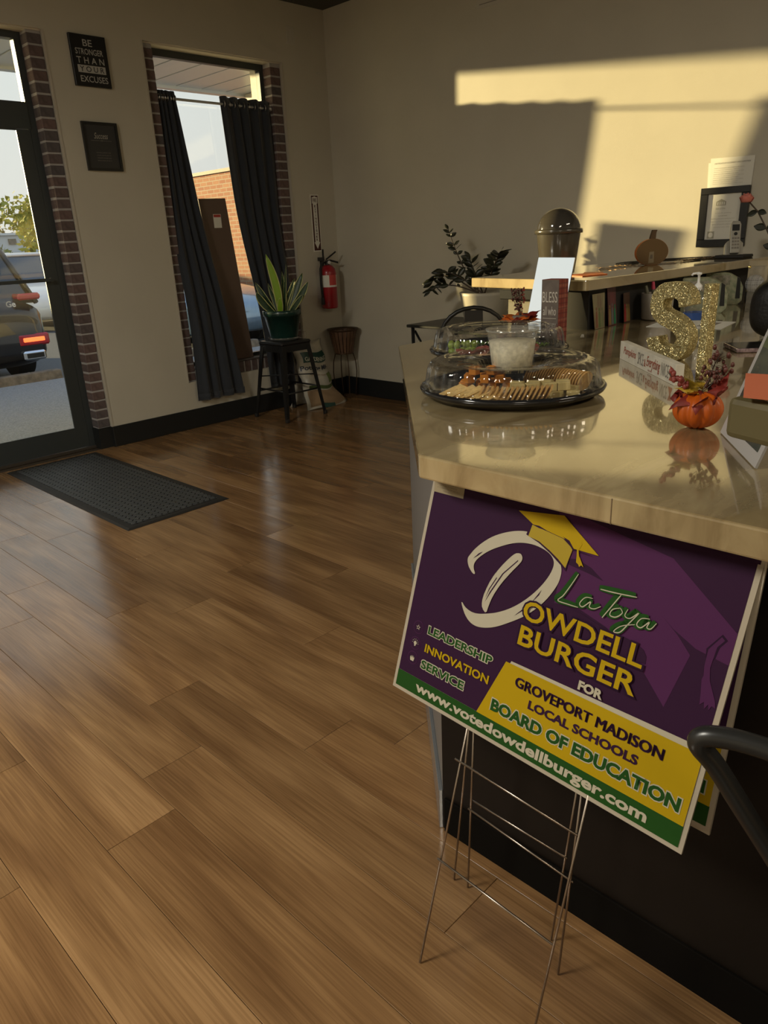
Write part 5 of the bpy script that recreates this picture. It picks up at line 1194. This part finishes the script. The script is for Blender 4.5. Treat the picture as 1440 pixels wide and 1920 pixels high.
# rose in a small white pot, standing on a cream box at the bar end
cb = thing('acrylic_box', 'clear acrylic box with a gold corner behind the rose near the frame edge', 'box', (3.6, 1.13, ZT))
MB().box((3.52, 1.02, ZT+.001), (3.68, 1.20, ZT+.19)).build('clear_case', MT['acryl'], cb)
MB().sphere((3.52, 1.20, ZT+.19), .006, 10, 8).build('gold_stud', M('gold_stud', (.8, .6, .2), .2, metal=1), cb)
cbx = thing('cream_board', 'narrow cream board upright against the bar front below the rose', 'board', (4.03, 1.30, ZT))
MB().box((3.98, 1.275, ZT+.001), (4.00, 1.365, ZT+.195), ch=.003).build('board', M('cream_board', (.40, .33, .21), .6, var=.1, vscale=12), cbx)
MB().box((3.979, 1.285, ZT+.02), (3.98, 1.355, ZT+.17)).build('print_panel', M('tan_print', (.30, .24, .15), .6, var=.3, vscale=30), cbx)
rs_ = thing('rose_pot', 'single pink rose with dark leaves in a small white pot', 'flower', (4.10, 1.30, ZT))
rb = Vector((4.05, 1.255, ZT))
MB().lathe([(.001, .0), (.032, .0), (.036, .05), (.036, .195), (.038, .20), (.034, .20), (.032, .19), (.001, .19)], tuple(rb), 24).build('pot', MT['pot'], rs_)
stem = [rb+Vector((0, 0, .19)), rb+Vector((-.01, .02, .25)), rb+Vector((-.02, .065, .34)), rb+Vector((-.02, .115, .42)), rb+Vector((-.02, .175, .480))]
MB().tube(stem, .0035, 7).build('stem', MT['stemb'], rs_)
ros = M('rose_pink', (.55, .17, .13), .55, var=.2, vscale=40)
rc = stem[-1]
for k_ in range(14):
    a = k_*2.399; rr_ = .004+.0016*k_; c_, s_ = math.cos(a), math.sin(a)
    MB().grid(lambda u, v: (rc.x+(rr_+.010*v)*math.cos(a+(u-.5)*1.9), rc.y+(rr_+.010*v)*math.sin(a+(u-.5)*1.9), rc.z-.016+(.044-.0014*k_)*v*(1-.35*(2*u-1)**2)), 6, 4).build('petal', ros, rs_, solid=.0008)
for bp_, dr_, s_ in ((stem[2], (-.2, .8, .3), .06), (stem[2], (-.2, -.7, .4), .055), (stem[1], (-.2, .7, .3), .055), (stem[1], (-.3, -.8, .5), .06), (stem[3], (-.1, .8, -.2), .05), (stem[3], (-.1, -.8, -.1), .045)):
    d_ = Vector(dr_).normalized(); n2 = d_.cross(Vector((1, 0, 0))).normalized(); sd_ = Vector((1, 0, 0)).cross(Vector((0, 0, 1)))
    MB().grid(lambda u, v: bp_+d_*s_*v+(d_.cross(Vector((-.9, .1, .3))).normalized())*(u-.5)*s_*.62*math.sin(PI*min(.98, v+.02))**.8+Vector((0, 0, -.12*s_*v*v)), 4, 6).build('leaf', MT['dkleaf'], rs_, solid=.0008)

# ------------------------------------------------------------------ wall paper and frame
cf = thing('framed_certificate', 'white certificate in a wide black frame on the right wall', 'picture frame', (RX, 1.795, 1.23))
y0, y1, z0, z1 = 1.933, 1.655, 1.228, 1.555; fw_ = .044
for a, b in (((y1, z0), (y0, z0+.042)), ((y1, z1-.036), (y0, z1)), ((y1, z0+.042), (y1+fw_, z1-.036)), ((y0-fw_, z0+.042), (y0, z1-.036))):
    MB().box((RX-.022, a[0], a[1]), (RX-.002, b[0], b[1]), ch=.002).build('frame_rail', MT['black'], cf)
MB().box((RX-.010, y1+fw_, z0+.042), (RX-.003, y0-fw_, z1-.036)).build('certificate', MT['paper'], cf)
def onw(s, yl, z, wd, ht, mat, par, x=RX-.0102, **k): text('lettering', s, (x, yl, z), (0, -1, 0), (0, 0, 1), wd, ht, mat, par, **k)
cg = M('certificate_grey', (.38, .36, .28), .6)
onw('State of Ohio', 1.84, 1.435, .055, .010, cg, cf)
MB().prism([(-.028, 0), (.028, 0), (.028, .022), (.0, .036), (-.028, .022)], 0, .0005, o=(RX-.0101, 1.812, 1.455), ex=(0, -1, 0), ey=(0, 0, 1)).build('emblem', cg, cf)
for q_ in (-.018, -.006, .006, .018): MB().prism([(q_-.003, .004), (q_+.003, .004), (q_+.003, .02), (q_-.003, .02)], .0005, .001, o=(RX-.0101, 1.812, 1.455), ex=(0, -1, 0), ey=(0, 0, 1)).build('emblem_column', MT['paper'], cf)
for i, (s, w_) in enumerate((('is hereby granted', .09), ('LICENSE', .05), ('under the laws of this state to operate the premises', .14), ('named herein until the date of its expiration or', .14), ('until revoked by the issuing board', .12), ('issued this day', .09))):
    onw(s, 1.795+w_/2, 1.412-.0155*i, w_, .0055, cg, cf)
MB().prism([(-.02, 0), (.02, 0), (.02, .04), (-.02, .04)], 0, .0005, o=(RX-.0101, 1.855, 1.275), ex=(0, -1, 0), ey=(0, 0, 1)).build('seal_plate', cg, cf); MB().prism([(.014*math.cos(i*PI/8), .02+.014*math.sin(i*PI/8)) for i in range(16)], .0005, .001, o=(RX-.0101, 1.855, 1.275), ex=(0, -1, 0), ey=(0, 0, 1)).build('seal', MT['paper'], cf)
for k_, (ya, yb, za, zb_, xx, lab) in enumerate(((1.905, 1.68, 1.548, 1.690, RX-.003, 'rear white notice sheet taped above the black frame'), (1.893, 1.657, 1.556, 1.712, RX-.005, 'front white printed notice sheet taped above the black frame'))):
    t = thing('notice_sheet', lab, 'paper', (RX, (ya+yb)/2, za))
    MB().add([(xx, ya, za), (xx, yb, za+.0), (xx, yb-.004, zb_-.004), (xx, ya+.006, zb_), (xx+.001, ya, za), (xx+.001, yb, za), (xx+.001, yb-.004, zb_-.004), (xx+.001, ya+.006, zb_)], [(0,1,2,3),(7,6,5,4),(0,4,5,1),(1,5,6,2),(2,6,7,3),(3,7,4,0)]).build('sheet', MT['paper'], t)
    if k_:
        onw('CERTIFICATE OF OCCUPANCY AND INSPECTION', 1.875, 1.678, .20, .008, MT['greyink'], t, x=xx-.0003)
        for i in range(9): onw(('Issued to the business named below at this address', 'Use group and type of construction as approved', 'Maximum load and any special conditions apply')[i % 3], 1.875, 1.655-.0105*i, .17-.03*(i % 2), .0045, cg, t, x=xx-.0003)
tl = MB().box((RX-.004, 3.37, 2.80), (RX-.0005, 3.60, 3.05)).build('notice_sheet', MT['ivory'], None); tl.data.transform(Matrix.Translation((-RX, -3.49, -2.8))); tl.location = (RX, 3.49, 2.8); tag(tl, 'pale sheet high on the right wall at the top of the photo', 'paper')
MB().box((RX-.0046, 3.39, 2.82), (RX-.0041, 3.58, 2.825)).build('rule', MT['greyink'], tl)

# ------------------------------------------------------------------ on the lower counter below the bar
pcup = thing('pen_cup', 'white cup with red script holding markers beside the bar front', 'cup', (3.12, 1.43, ZT))
cpc = (3.125, 1.425, ZT)
MB().lathe([(.001, .002), (.058, .002), (.062, .008), (.067, .110), (.064, .110), (.060, .012), (.001, .010)], cpc, 36).build('cup', M('cup_white', (.36, .33, .28), .3), pcup)
o = text('lettering', 'Junie', (0, 0, 0), (1, 0, 0), (0, 0, 1), 1, 1, MT['redink'], None, shear=.4, lift=0, bold=.01)
for v in o.data.vertices:
    a = math.radians(214+ 52*v.co.x); z = .062+.024*v.co.z; rr_ = .0655+.004*(z-.06)/.05; v.co = Vector((cpc[0]+rr_*math.cos(a), cpc[1]+rr_*math.sin(a), ZT+z))-Vector((3.12, 1.43, ZT))
o.parent = pcup
pens = [((.0, .02), 'greymark', .155, 'grey marker in the white cup', 'pink_cap'), ((-.02, .035), 'greymark', .140, 'slim grey pen at the left of the white cup', 'greymark'), ((-.01, -.02), 'pinkm', .128, 'pink marker at the right of the white cup', 'pinkm'), ((.01, -.04), 'pinkm', .132, 'magenta marker furthest right in the white cup', 'pinkm')]
MT['greymark'] = M('olive_barrel', (.16, .16, .11), .4); MT['pinkm'] = M('magenta_barrel', (.42, .03, .12), .35); MT['pink_cap'] = M('pink_cap', (.6, .06, .12), .35)
for (a, b), mt__, h_, lab, capm in pens:
    t = thing('marker', lab, 'marker', (cpc[0]+a, cpc[1]+b, ZT+.012))
    p0 = Vector((cpc[0]+a*.5, cpc[1]+b*.5, ZT+.012)); p1 = Vector((cpc[0]+a*1.25, cpc[1]+b*1.25, ZT+h_))
    MB().cyl(p0, p0.lerp(p1, .78), .0075, n=14).build('barrel', MT[mt__], t); MB().cyl(p0.lerp(p1, .78), p1, .0085, .006, n=14).build('cap', MT[capm], t)

for i, (x, y, w_, h_, cols, rz, lab) in enumerate(((2.755, 1.485, .085, .135, ((.30, .28, .15), (.15, .07, .05)), .10, 'photo strip of dressed people leaning on the dark panel, leftmost'), (2.865, 1.488, .075, .150, ((.06, .025, .025), (.20, .05, .05)), -.05, 'dark portrait card leaning beside the photo strip'), (2.985, 1.485, .060, .120, ((.05, .03, .02), (.10, .05, .03)), -.1, 'narrow dark card leaning rightmost of the three cards'))):
    t = thing('photo_card', lab, 'photo', (x, y, ZT)); rr = random.Random(i)
    o_ = Vector((x, y, ZT+.001)); ex1 = Vector((math.cos(-rz), math.sin(-rz), 0)); ey1 = Vector((0, .10, .995)).normalized()
    ex1 = Vector((1, .05, 0)).normalized()
    MB().prism([(-w_/2, 0), (w_/2, 0), (w_/2+.01*(i == 0), h_), (-w_/2-.012*(i == 0), h_)], -.002, 0, o=o_, ex=ex1, ey=ey1).build('card', M('card_%d' % i, cols[0], .4, col2=cols[1], vscale=30, stretch=(1, 1, .3)), t)
    for j in range(3):
        u = -w_/2+w_*(.2+.3*j); hh = h_*(.55+.1*rr.random())
        fig = M('figure_tone', (rr.uniform(.01, .3), rr.uniform(.01, .22), rr.uniform(.01, .18)), .5)
        MB().prism([(u-.010, .004), (u+.010, .004), (u+.008, hh*.65), (u+.005, hh*.8), (u-.005, hh*.8), (u-.008, hh*.65)], 0, .0004, o=o_, ex=ex1, ey=ey1).prism([(u+.0055*math.cos(k*PI/5), hh*.9+.007*math.sin(k*PI/5)) for k in range(10)], 0, .0004, o=o_, ex=ex1, ey=ey1).build('printed_figure', fig, t)

# patterned organisers
olive = M('patterned_olive', (.15, .18, .10), .6, col2=(.32, .31, .20), vscale=55)
def organiser(y, x, wd, h_, lab, rz=0.0):
    t = thing('magazine_file', lab, 'file', (x, y, ZT))
    prof = [(-wd/2, 0), (wd/2-.02, 0), (wd/2, .02), (wd/2, h_*.55), (wd/2-.02, h_*.80), (wd/2-.06, h_*.96), (wd/2-.09, h_), (-wd/2, h_)]
    prof2 = [(a*.9, .01+b*.88) for a, b in prof]
    MB().prism(prof, -.09, 0, o=(x, y, ZT), ex=(.35, -.94, 0), ey=(0, 0, 1)).build('side_panel', olive, t, bevel=.002)
    MB().prism([(wd/2-.03, .03), (wd/2-.01, .03), (wd/2-.015, .12), (wd/2-.03, .13)], 0, .001, o=(x, y, ZT), ex=Vector((.35, -.94, 0)), ey=(0, 0, 1)).build('dark_motif', MT['gunmetal'], t)
    MB().prism([(-wd/2+.03, h_*.62), (-wd/2+.11, h_*.62), (-wd/2+.11, h_*.92), (-wd/2+.03, h_*.92)], 0, .001, o=(x, y, ZT), ex=Vector((.35, -.94, 0)), ey=(0, 0, 1)).build('floral_print', M('floral_print', (.35, .30, .24), .6, col2=(.12, .13, .07), vscale=70), t)
organiser(1.345, 3.42, .19, .150, 'nearer olive patterned magazine file behind the gold letters'); organiser(1.405, 3.80, .17, .150, 'farther olive patterned magazine file under the bar edge')
pj = thing('gingham_jar', 'dark jar wrapped in black and white gingham next to the magazine files', 'jar', (3.86, 1.285, ZT))
MB().lathe([(.001, 0), (.032, 0), (.036, .03), (.036, .06), (.001, .062)], (3.86, 1.285, ZT), 24).build('dark_base', MT['blackm'], pj)
MB().sphere((3.86, 1.285, ZT+.095), .042, 24, 14, (1, 1, 1)).build('gingham_ball', plaid_mat('gingham', (.35, .35, .35), (.05, .05, .06), (.5, .5, .5), 45, (1, 2)), pj)

sb = thing('sanitizer_bottle', 'clear pump bottle with a blue label behind the gold letter S', 'bottle', (2.43, .985, ZT))
sbc = (2.46, .990, ZT)
MB().lathe([(.001, .001), (.034, .001), (.038, .006), (.038, .140), (.028, .165), (.014, .176), (.014, .186)], sbc, 28).build('bottle', MT['acryl'], sb)
MB().lathe([(.0385, .086), (.0385, .108)], sbc, 28).build('label', M('blue_label', (.02, .06, .22), .4), sb, label='blue label')
MB().lathe([(.013, .178), (.013, .190), (.007, .196), (.004, .200), (.004, .222), (.008, .224), (.008, .230), (.001, .231)], sbc, 20).build('pump_collar', MT['white'], sb)
MB().tube([(sbc[0], sbc[1], ZT+.229), (sbc[0]-.008, sbc[1]+.016, ZT+.227), (sbc[0]-.010, sbc[1]+.019, ZT+.221)], .0035, 8).build('spout', MT['white'], sb)

cpx = thing('paper_sheet', 'white sheet lying flat behind the gold letters', 'paper', (2.98, 1.2, ZT))
MB().prism([(2.868, 1.346), (2.894, 1.063), (3.14, 1.098), (3.12, 1.38)], ZT+.0006, ZT+.0016).build('sheet', MT['paper'], cpx)
MB().prism([(2.95, 1.12), (3.09, 1.135), (3.08, 1.19), (2.945, 1.18)], ZT+.0017, ZT+.002).build('picture', MT['greyink'], cpx)
sl = thing('paper_slip', 'tiny white paper slip on the counter right of the plaid block', 'paper', (2.53, 1.43, ZT)); MB().prism([(2.50, 1.425), (2.51, 1.415), (2.565, 1.448), (2.56, 1.455)], ZT+.0006, ZT+.0014).build('slip', MT['paper'], sl)

cpn = thing('smartphone', 'smartphone in a dark floral case lying flat on the counter', 'phone', (2.5, .81, ZT))
ph4 = [(2.482, .899), (2.367, .815), (2.46, .70), (2.575, .784)]
MB().prism(ph4, ZT+.0008, ZT+.013).build('case', M('floral_case', (.05, .018, .022), .25, col2=(.4, .3, .3), vscale=60), cpn, bevel=.003)
cxm_, cym_ = 2.471, .80
MB().prism([(cxm_+(x-cxm_)*.93, cym_+(y-cym_)*.93) for x, y in ph4], ZT+.0131, ZT+.0138).build('screen', MT['blackgloss'], cpn)

hb = thing('handbag', 'rounded black leather bag standing on the counter at the frame edge', 'bag', (2.72, .74, ZT))
MB().sphere((2.76, .80, ZT+.100), .108, 40, 24, (1, 1, .92), fn=lambda t, p: (abs(math.cos(t)*math.sin(p))**3.2+abs(math.sin(t)*math.sin(p))**3.2+abs(math.cos(p))**3.2+1e-6)**(-1/3.2)*(1+.02*math.sin(5*t)*math.sin(3*p))).build('bag_body', M('black_leather', (.007, .006, .005), .5, bump=.2, bscale=120), hb)
MB().tube([(2.72, .86, ZT+.22), (2.72, .85, ZT+.25), (2.76, .79, ZT+.26), (2.80, .74, ZT+.25), (2.80, .73, ZT+.20)], .008, 8).build('handle', MT['blackm'], hb)

# leaning printed frame at the right edge
pf = thing('sign_frame', 'white bordered printed frame leaning at the right edge of the counter', 'picture frame', (1.32, .43, ZT))
Bc = Vector((1.219, .370, ZT+.002)); Ac = Vector((1.413, .499, ZT+.002)); fex = (Bc-Ac).normalized()
back = fex.cross(Vector((0, 0, 1))).normalized(); back = -back if back.x < 0 else back
fey = (Vector((0, 0, 1))*.955+back*.30).normalized(); wf_ = (Bc-Ac).length; hf_ = .31
MB().prism([(0, 0), (wf_, 0), (wf_, hf_), (0, hf_)], -.004, 0, o=Ac, ex=fex, ey=fey).build('border', M('frame_white', (.42, .40, .38), .4), pf)
def onf(pts, mat, name, lv): MB().prism(pts, 0, .0004, o=Ac+fex.cross(fey)*(.0004*lv), ex=fex, ey=fey).build(name, mat, pf)
onf([(.018, .022), (wf_-.018, .022), (wf_-.018, hf_-.02), (.018, hf_-.02)], M('photo_teal', (.045, .055, .05), .25, col2=(.09, .10, .075), vscale=18), 'photo', 1)
onf([(.018, .17), (.12, .17), (.16, .27), (.018, .27)], M('photo_green', (.10, .12, .06), .3, var=.3, vscale=25), 'photo_patch', 2)
onf([(.02, .225), (.09, .20), (.12, .225), (.05, .25)], M('photo_cream', (.45, .38, .20), .4), 'photo_patch', 3)
text('lettering', 'Thank you', Ac+fex*.10+fey*.030+fex.cross(fey)*.0012, fex, fey, .09, .022, MT['sign_lt'], pf, shear=.4)
tb = thing('tissue_box', 'tan soft-edged box held up on a clear riser at the right edge', 'box', (1.12, .30, 1.045))
bo_ = Vector((1.140, .398, 1.052)); bex = Vector((-.37, -.92, .0)).normalized(); bnv = Vector((0, 0, 1)).cross(bex).normalized()
bdir = bnv if bnv.x > 0 else -bnv
tan_ = M('tan_box', (.105, .085, .035), .5)
def hexa(P, hgt): 
    return [Vector(p) for p in P]+[Vector(p)+Vector((0, 0, hgt)) for p in P]
Pq = [bo_, bo_+bex*.26, bo_+bex*.26+bdir*.13, bo_+bdir*.13]
MB().add(hexa(Pq, .063), [(0,3,2,1),(4,5,6,7),(0,1,5,4),(1,2,6,5),(2,3,7,6),(3,0,4,7)]).build('carton', tan_, tb, weld=True, bevel=.010)
MB().add([bo_+bex*.02+bdir*.03+Vector((0, 0, .064)), bo_+bex*.08+bdir*.005+Vector((0, 0, .064)), bo_+bex*.10+bdir*.08+Vector((0, 0, .085)), bo_+bex*.04+bdir*.10+Vector((0, 0, .066))], [(0, 1, 2, 3)]).build('raised_flap', M('flap_cream', (.4, .33, .2), .6), tb, solid=.002)
rp = thing('acrylic_riser', 'clear acrylic riser carrying the tan box at the right edge', 'riser', (1.2, .22, ZT))
MB().add(hexa([bo_+bex*.14+bdir*.01+Vector((0, 0, -.004)), bo_+bex*.26+bdir*.01+Vector((0, 0, -.004)), bo_+bex*.26+bdir*.125+Vector((0, 0, -.004)), bo_+bex*.14+bdir*.125+Vector((0, 0, -.004))], .003), [(0,3,2,1),(4,5,6,7),(0,1,5,4),(1,2,6,5),(2,3,7,6),(3,0,4,7)]).build('shelf', MT['acryl'], rp)
for q_ in (.142, .257):
    P0 = bo_+bex*q_+bdir*.02; MB().add(hexa([Vector((P0.x, P0.y, ZT+.0005)), Vector((P0.x, P0.y, ZT+.0005))+bex*.003, Vector((P0.x, P0.y, ZT+.0005))+bex*.003+bdir*.10, Vector((P0.x, P0.y, ZT+.0005))+bdir*.10], 1.0475-ZT), [(0,3,2,1),(4,5,6,7),(0,1,5,4),(1,2,6,5),(2,3,7,6),(3,0,4,7)]).build('leg', MT['acryl'], rp)
oc = thing('orange_card', 'orange bordered card lying slanted on the tan box', 'card', (1.2, .30, 1.12))
c0_ = bo_+bex*.095+bdir*.0+Vector((0, 0, .0665)); 
MB().add([Vector((1.20, .396, 1.140)), Vector((1.20, .396, 1.140))+bex*.06-bdir*.07+Vector((0, 0, -.018)), Vector((1.20, .396, 1.140))+bex*.16-bdir*.04+Vector((0, 0, -.016)), Vector((1.20, .396, 1.140))+bex*.12+bdir*.05+Vector((0, 0, .004))], [(0, 1, 2, 3)]).build('card', M('coral_card', (.50, .14, .07), .5), oc, solid=.0016)

# ------------------------------------------------------------------ near chair (mostly outside the frame) and the far chair
def arc_chair(label, loc, rz, sc__=1.0):
    t = thing('metal_chair', label, 'chair', loc, rz)
    return t
nc = thing('metal_chair', 'dark metal chair with a bent tube back cut off by the right frame edge', 'chair', (.72, -.10, 0))
def crom(P, k=8):
    S = []; P = [Vector(p) for p in P]
    for i in range(len(P)-1):
        p0, p1, p2, p3 = P[max(i-1, 0)], P[i], P[i+1], P[min(i+2, len(P)-1)]
        for q in range(k):
            t = q/k; S.append(.5*((2*p1)+(-p0+p2)*t+(2*p0-5*p1+4*p2-p3)*t*t+(-p0+3*p1-3*p2+p3)*t**3))
    S.append(P[-1]); return S
MB().tube(crom([(.90, .07, .45), (.85, .125, .54), (.795, .185, .67), (.757, .226, .762), (.738, .243, .797), (.738, .236, .812), (.745, .205, .818), (.752, .160, .818), (.762, .08, .815), (.78, -.06, .80), (.80, -.18, .78), (.83, -.23, .70), (.88, -.22, .45)], 8), .0125, 14).build('back_hoop', MT['gunmetal'], nc)
MB().box((.50, -.24, .435), (.90, .105, .452), ch=.006).build('seat', MT['gunmetal'], nc, bevel=.004)
for ax, ay in ((.52, -.22), (.52, .085), (.88, -.22), (.88, .075)):
    cx0, cy0 = .70, -.07
    MB().tube([(ax, ay, .437), (cx0+(ax-cx0)*1.12, cy0+(ay-cy0)*1.10, .002)], [.014, .010], 10).build('leg', MT['gunmetal'], nc)
MB().add([(.80, -.10, .455), (.82, .0, .455), (.775, .02, .80), (.775, -.09, .80)], [(0, 1, 2, 3)]).build('splat', MT['gunmetal'], nc, solid=.003)

fcx = Vector((3.64, 2.80, 0))
fc = thing('metal_chair', 'black metal chair with a round arched back beyond the counter', 'chair', tuple(fcx))
cdir = Vector((.61, -.79, 0))  # picture right
hoop = [fcx-cdir*.20+Vector((0, 0, z)) for z in (.45, .65, .78)]+[fcx+cdir*(-.20*math.cos(a))+Vector((0, 0, .78+.17*math.sin(a))) for a in [PI*i/12 for i in range(1, 12)]]+[fcx+cdir*.20+Vector((0, 0, z)) for z in (.78, .65, .45)]
MB().tube(hoop, .0125, 10).build('back_hoop', MT['black'], fc)
MB().prism([(-.07, .46), (.07, .46), (.055, .90), (.055, .935), (-.055, .935), (-.055, .90)], -.002, .002, o=fcx, ex=cdir, ey=(0, 0, 1)).build('splat', MT['blackm'], fc)
vb = Vector((cdir.y*-1, cdir.x, 0)); vb = vb if vb.x > 0 else -vb
Ps = [fcx-cdir*.20, fcx+cdir*.20, fcx+cdir*.19+vb*.38, fcx-cdir*.19+vb*.38]
MB().add([p+Vector((0, 0, .44)) for p in Ps]+[p+Vector((0, 0, .455)) for p in Ps], [(0,3,2,1),(4,5,6,7),(0,1,5,4),(1,2,6,5),(2,3,7,6),(3,0,4,7)]).build('seat', MT['black'], fc, weld=True)
for p in Ps: MB().tube([p+Vector((0, 0, .44)), p+(p-(Ps[0]+Ps[2])/2)*.12+Vector((0, 0, .003))], [.013, .010], 8).build('leg', MT['black'], fc)
MB().prism([(-.12, .78), (-.165, .845), (-.16, .80), (-.135, .72)], -.001, .001, o=fcx-vb*.004, ex=cdir, ey=(0, 0, 1)).build('pale_sliver', MT['ivory'], fc)  # flat pale sliver inside the left of the back hoop
ft = thing('side_table', 'low black table against the right wall carrying the pale planter', 'table', (4.42, 3.25, 0))
MB().box((4.12, 2.72, .735), (4.70, 3.80, .755), ch=.004).build('table_top', MT['black'], ft)
for x, y in ((4.15, 2.76), (4.66, 2.76), (4.15, 3.76), (4.66, 3.76)): MB().tube([(x, y, .735), (x, y, .002)], .013, 8).build('leg', MT['black'], ft)
MB().tube([(4.15, 3.74, .71), (4.15, 3.45, .30), (4.15, 3.05, .30), (4.15, 2.78, .71)], .009, 8).build('brace', MT['black'], ft)

zz = thing('zz_plant', 'dark leafy branching plant in a pale round planter by the wall', 'plant', (4.40, 3.30, .757))
zb = Vector((4.38, 3.27, .757))
MB().lathe([(.001, 0), (.13, 0), (.145, .02), (.175, .20), (.180, .222), (.172, .222), (.165, .19), (.001, .19)], tuple(zb), 40).build('planter', MT['pot'], zz)
MB().lathe([(.001, .192), (.166, .192)], tuple(zb), 24).build('soil', MT['soil'], zz)
def frond(tip, bend, seed, n=9, ls=.07, tipmat=None):
    rr = random.Random(seed); b_ = zb+Vector((rr.uniform(-.04, .04), rr.uniform(-.04, .04), .19)); tip = Vector(tip)
    P = crom([b_, b_.lerp(tip, .35)+Vector(bend), b_.lerp(tip, .7)+Vector(bend)*.8, tip], 5)
    MB().tube(P, [.006*(1-.7*i/len(P)) for i in range(len(P))], 6).build('stem', MT['stemb'], zz)
    for i in range(n):
        t = .35+.65*i/(n-1); k_ = min(len(P)-2, int(t*(len(P)-1))); p = P[k_]; d = (P[k_+1]-P[k_]).normalized()
        for s_ in ((-1, 1) if i < n-1 else (0,)):
            sd2 = Vector((.61, -.79, 0)); out = (sd2*s_*.9+d*.7+Vector((0, 0, rr.uniform(-.2, .3)))+vf*rr.uniform(-.5, .5)).normalized()
            nn = out.cross(Vector((rr.uniform(-1, 1), rr.uniform(-1, 1), .3))).normalized(); L = ls*rr.uniform(.8, 1.2)
            MB().grid(lambda u, v: p+out*L*v+nn*(u-.5)*L*.52*math.sin(PI*min(.97, v+.03))**.8+Vector((0, 0, -.15*L*v*v)), 2, 5).build('leaf', tipmat or MT['dkleaf'], zz, solid=.0008)
frond((4.35, 3.58, 1.42), (.02, .05, .02), 1, 8, .055); frond((4.35, 3.12, 1.24), (0, -.02, .06), 2, 6, .085); frond((4.35, 3.74, 1.04), (0, .08, .09), 3, 7, .075)
frond((4.3, 3.60, 1.12), (0, .05, .05), 4, 6, .085); frond((4.33, 3.18, 1.13), (0, -.03, .05), 5, 5, .08); frond((4.4, 3.42, 1.20), (0, .02, .04), 6, 6, .08); frond((4.25, 3.68, .98), (0, .08, .06), 7, 6, .07); frond((4.30, 3.30, 1.10), (0, 0, .03), 8, 5, .08)
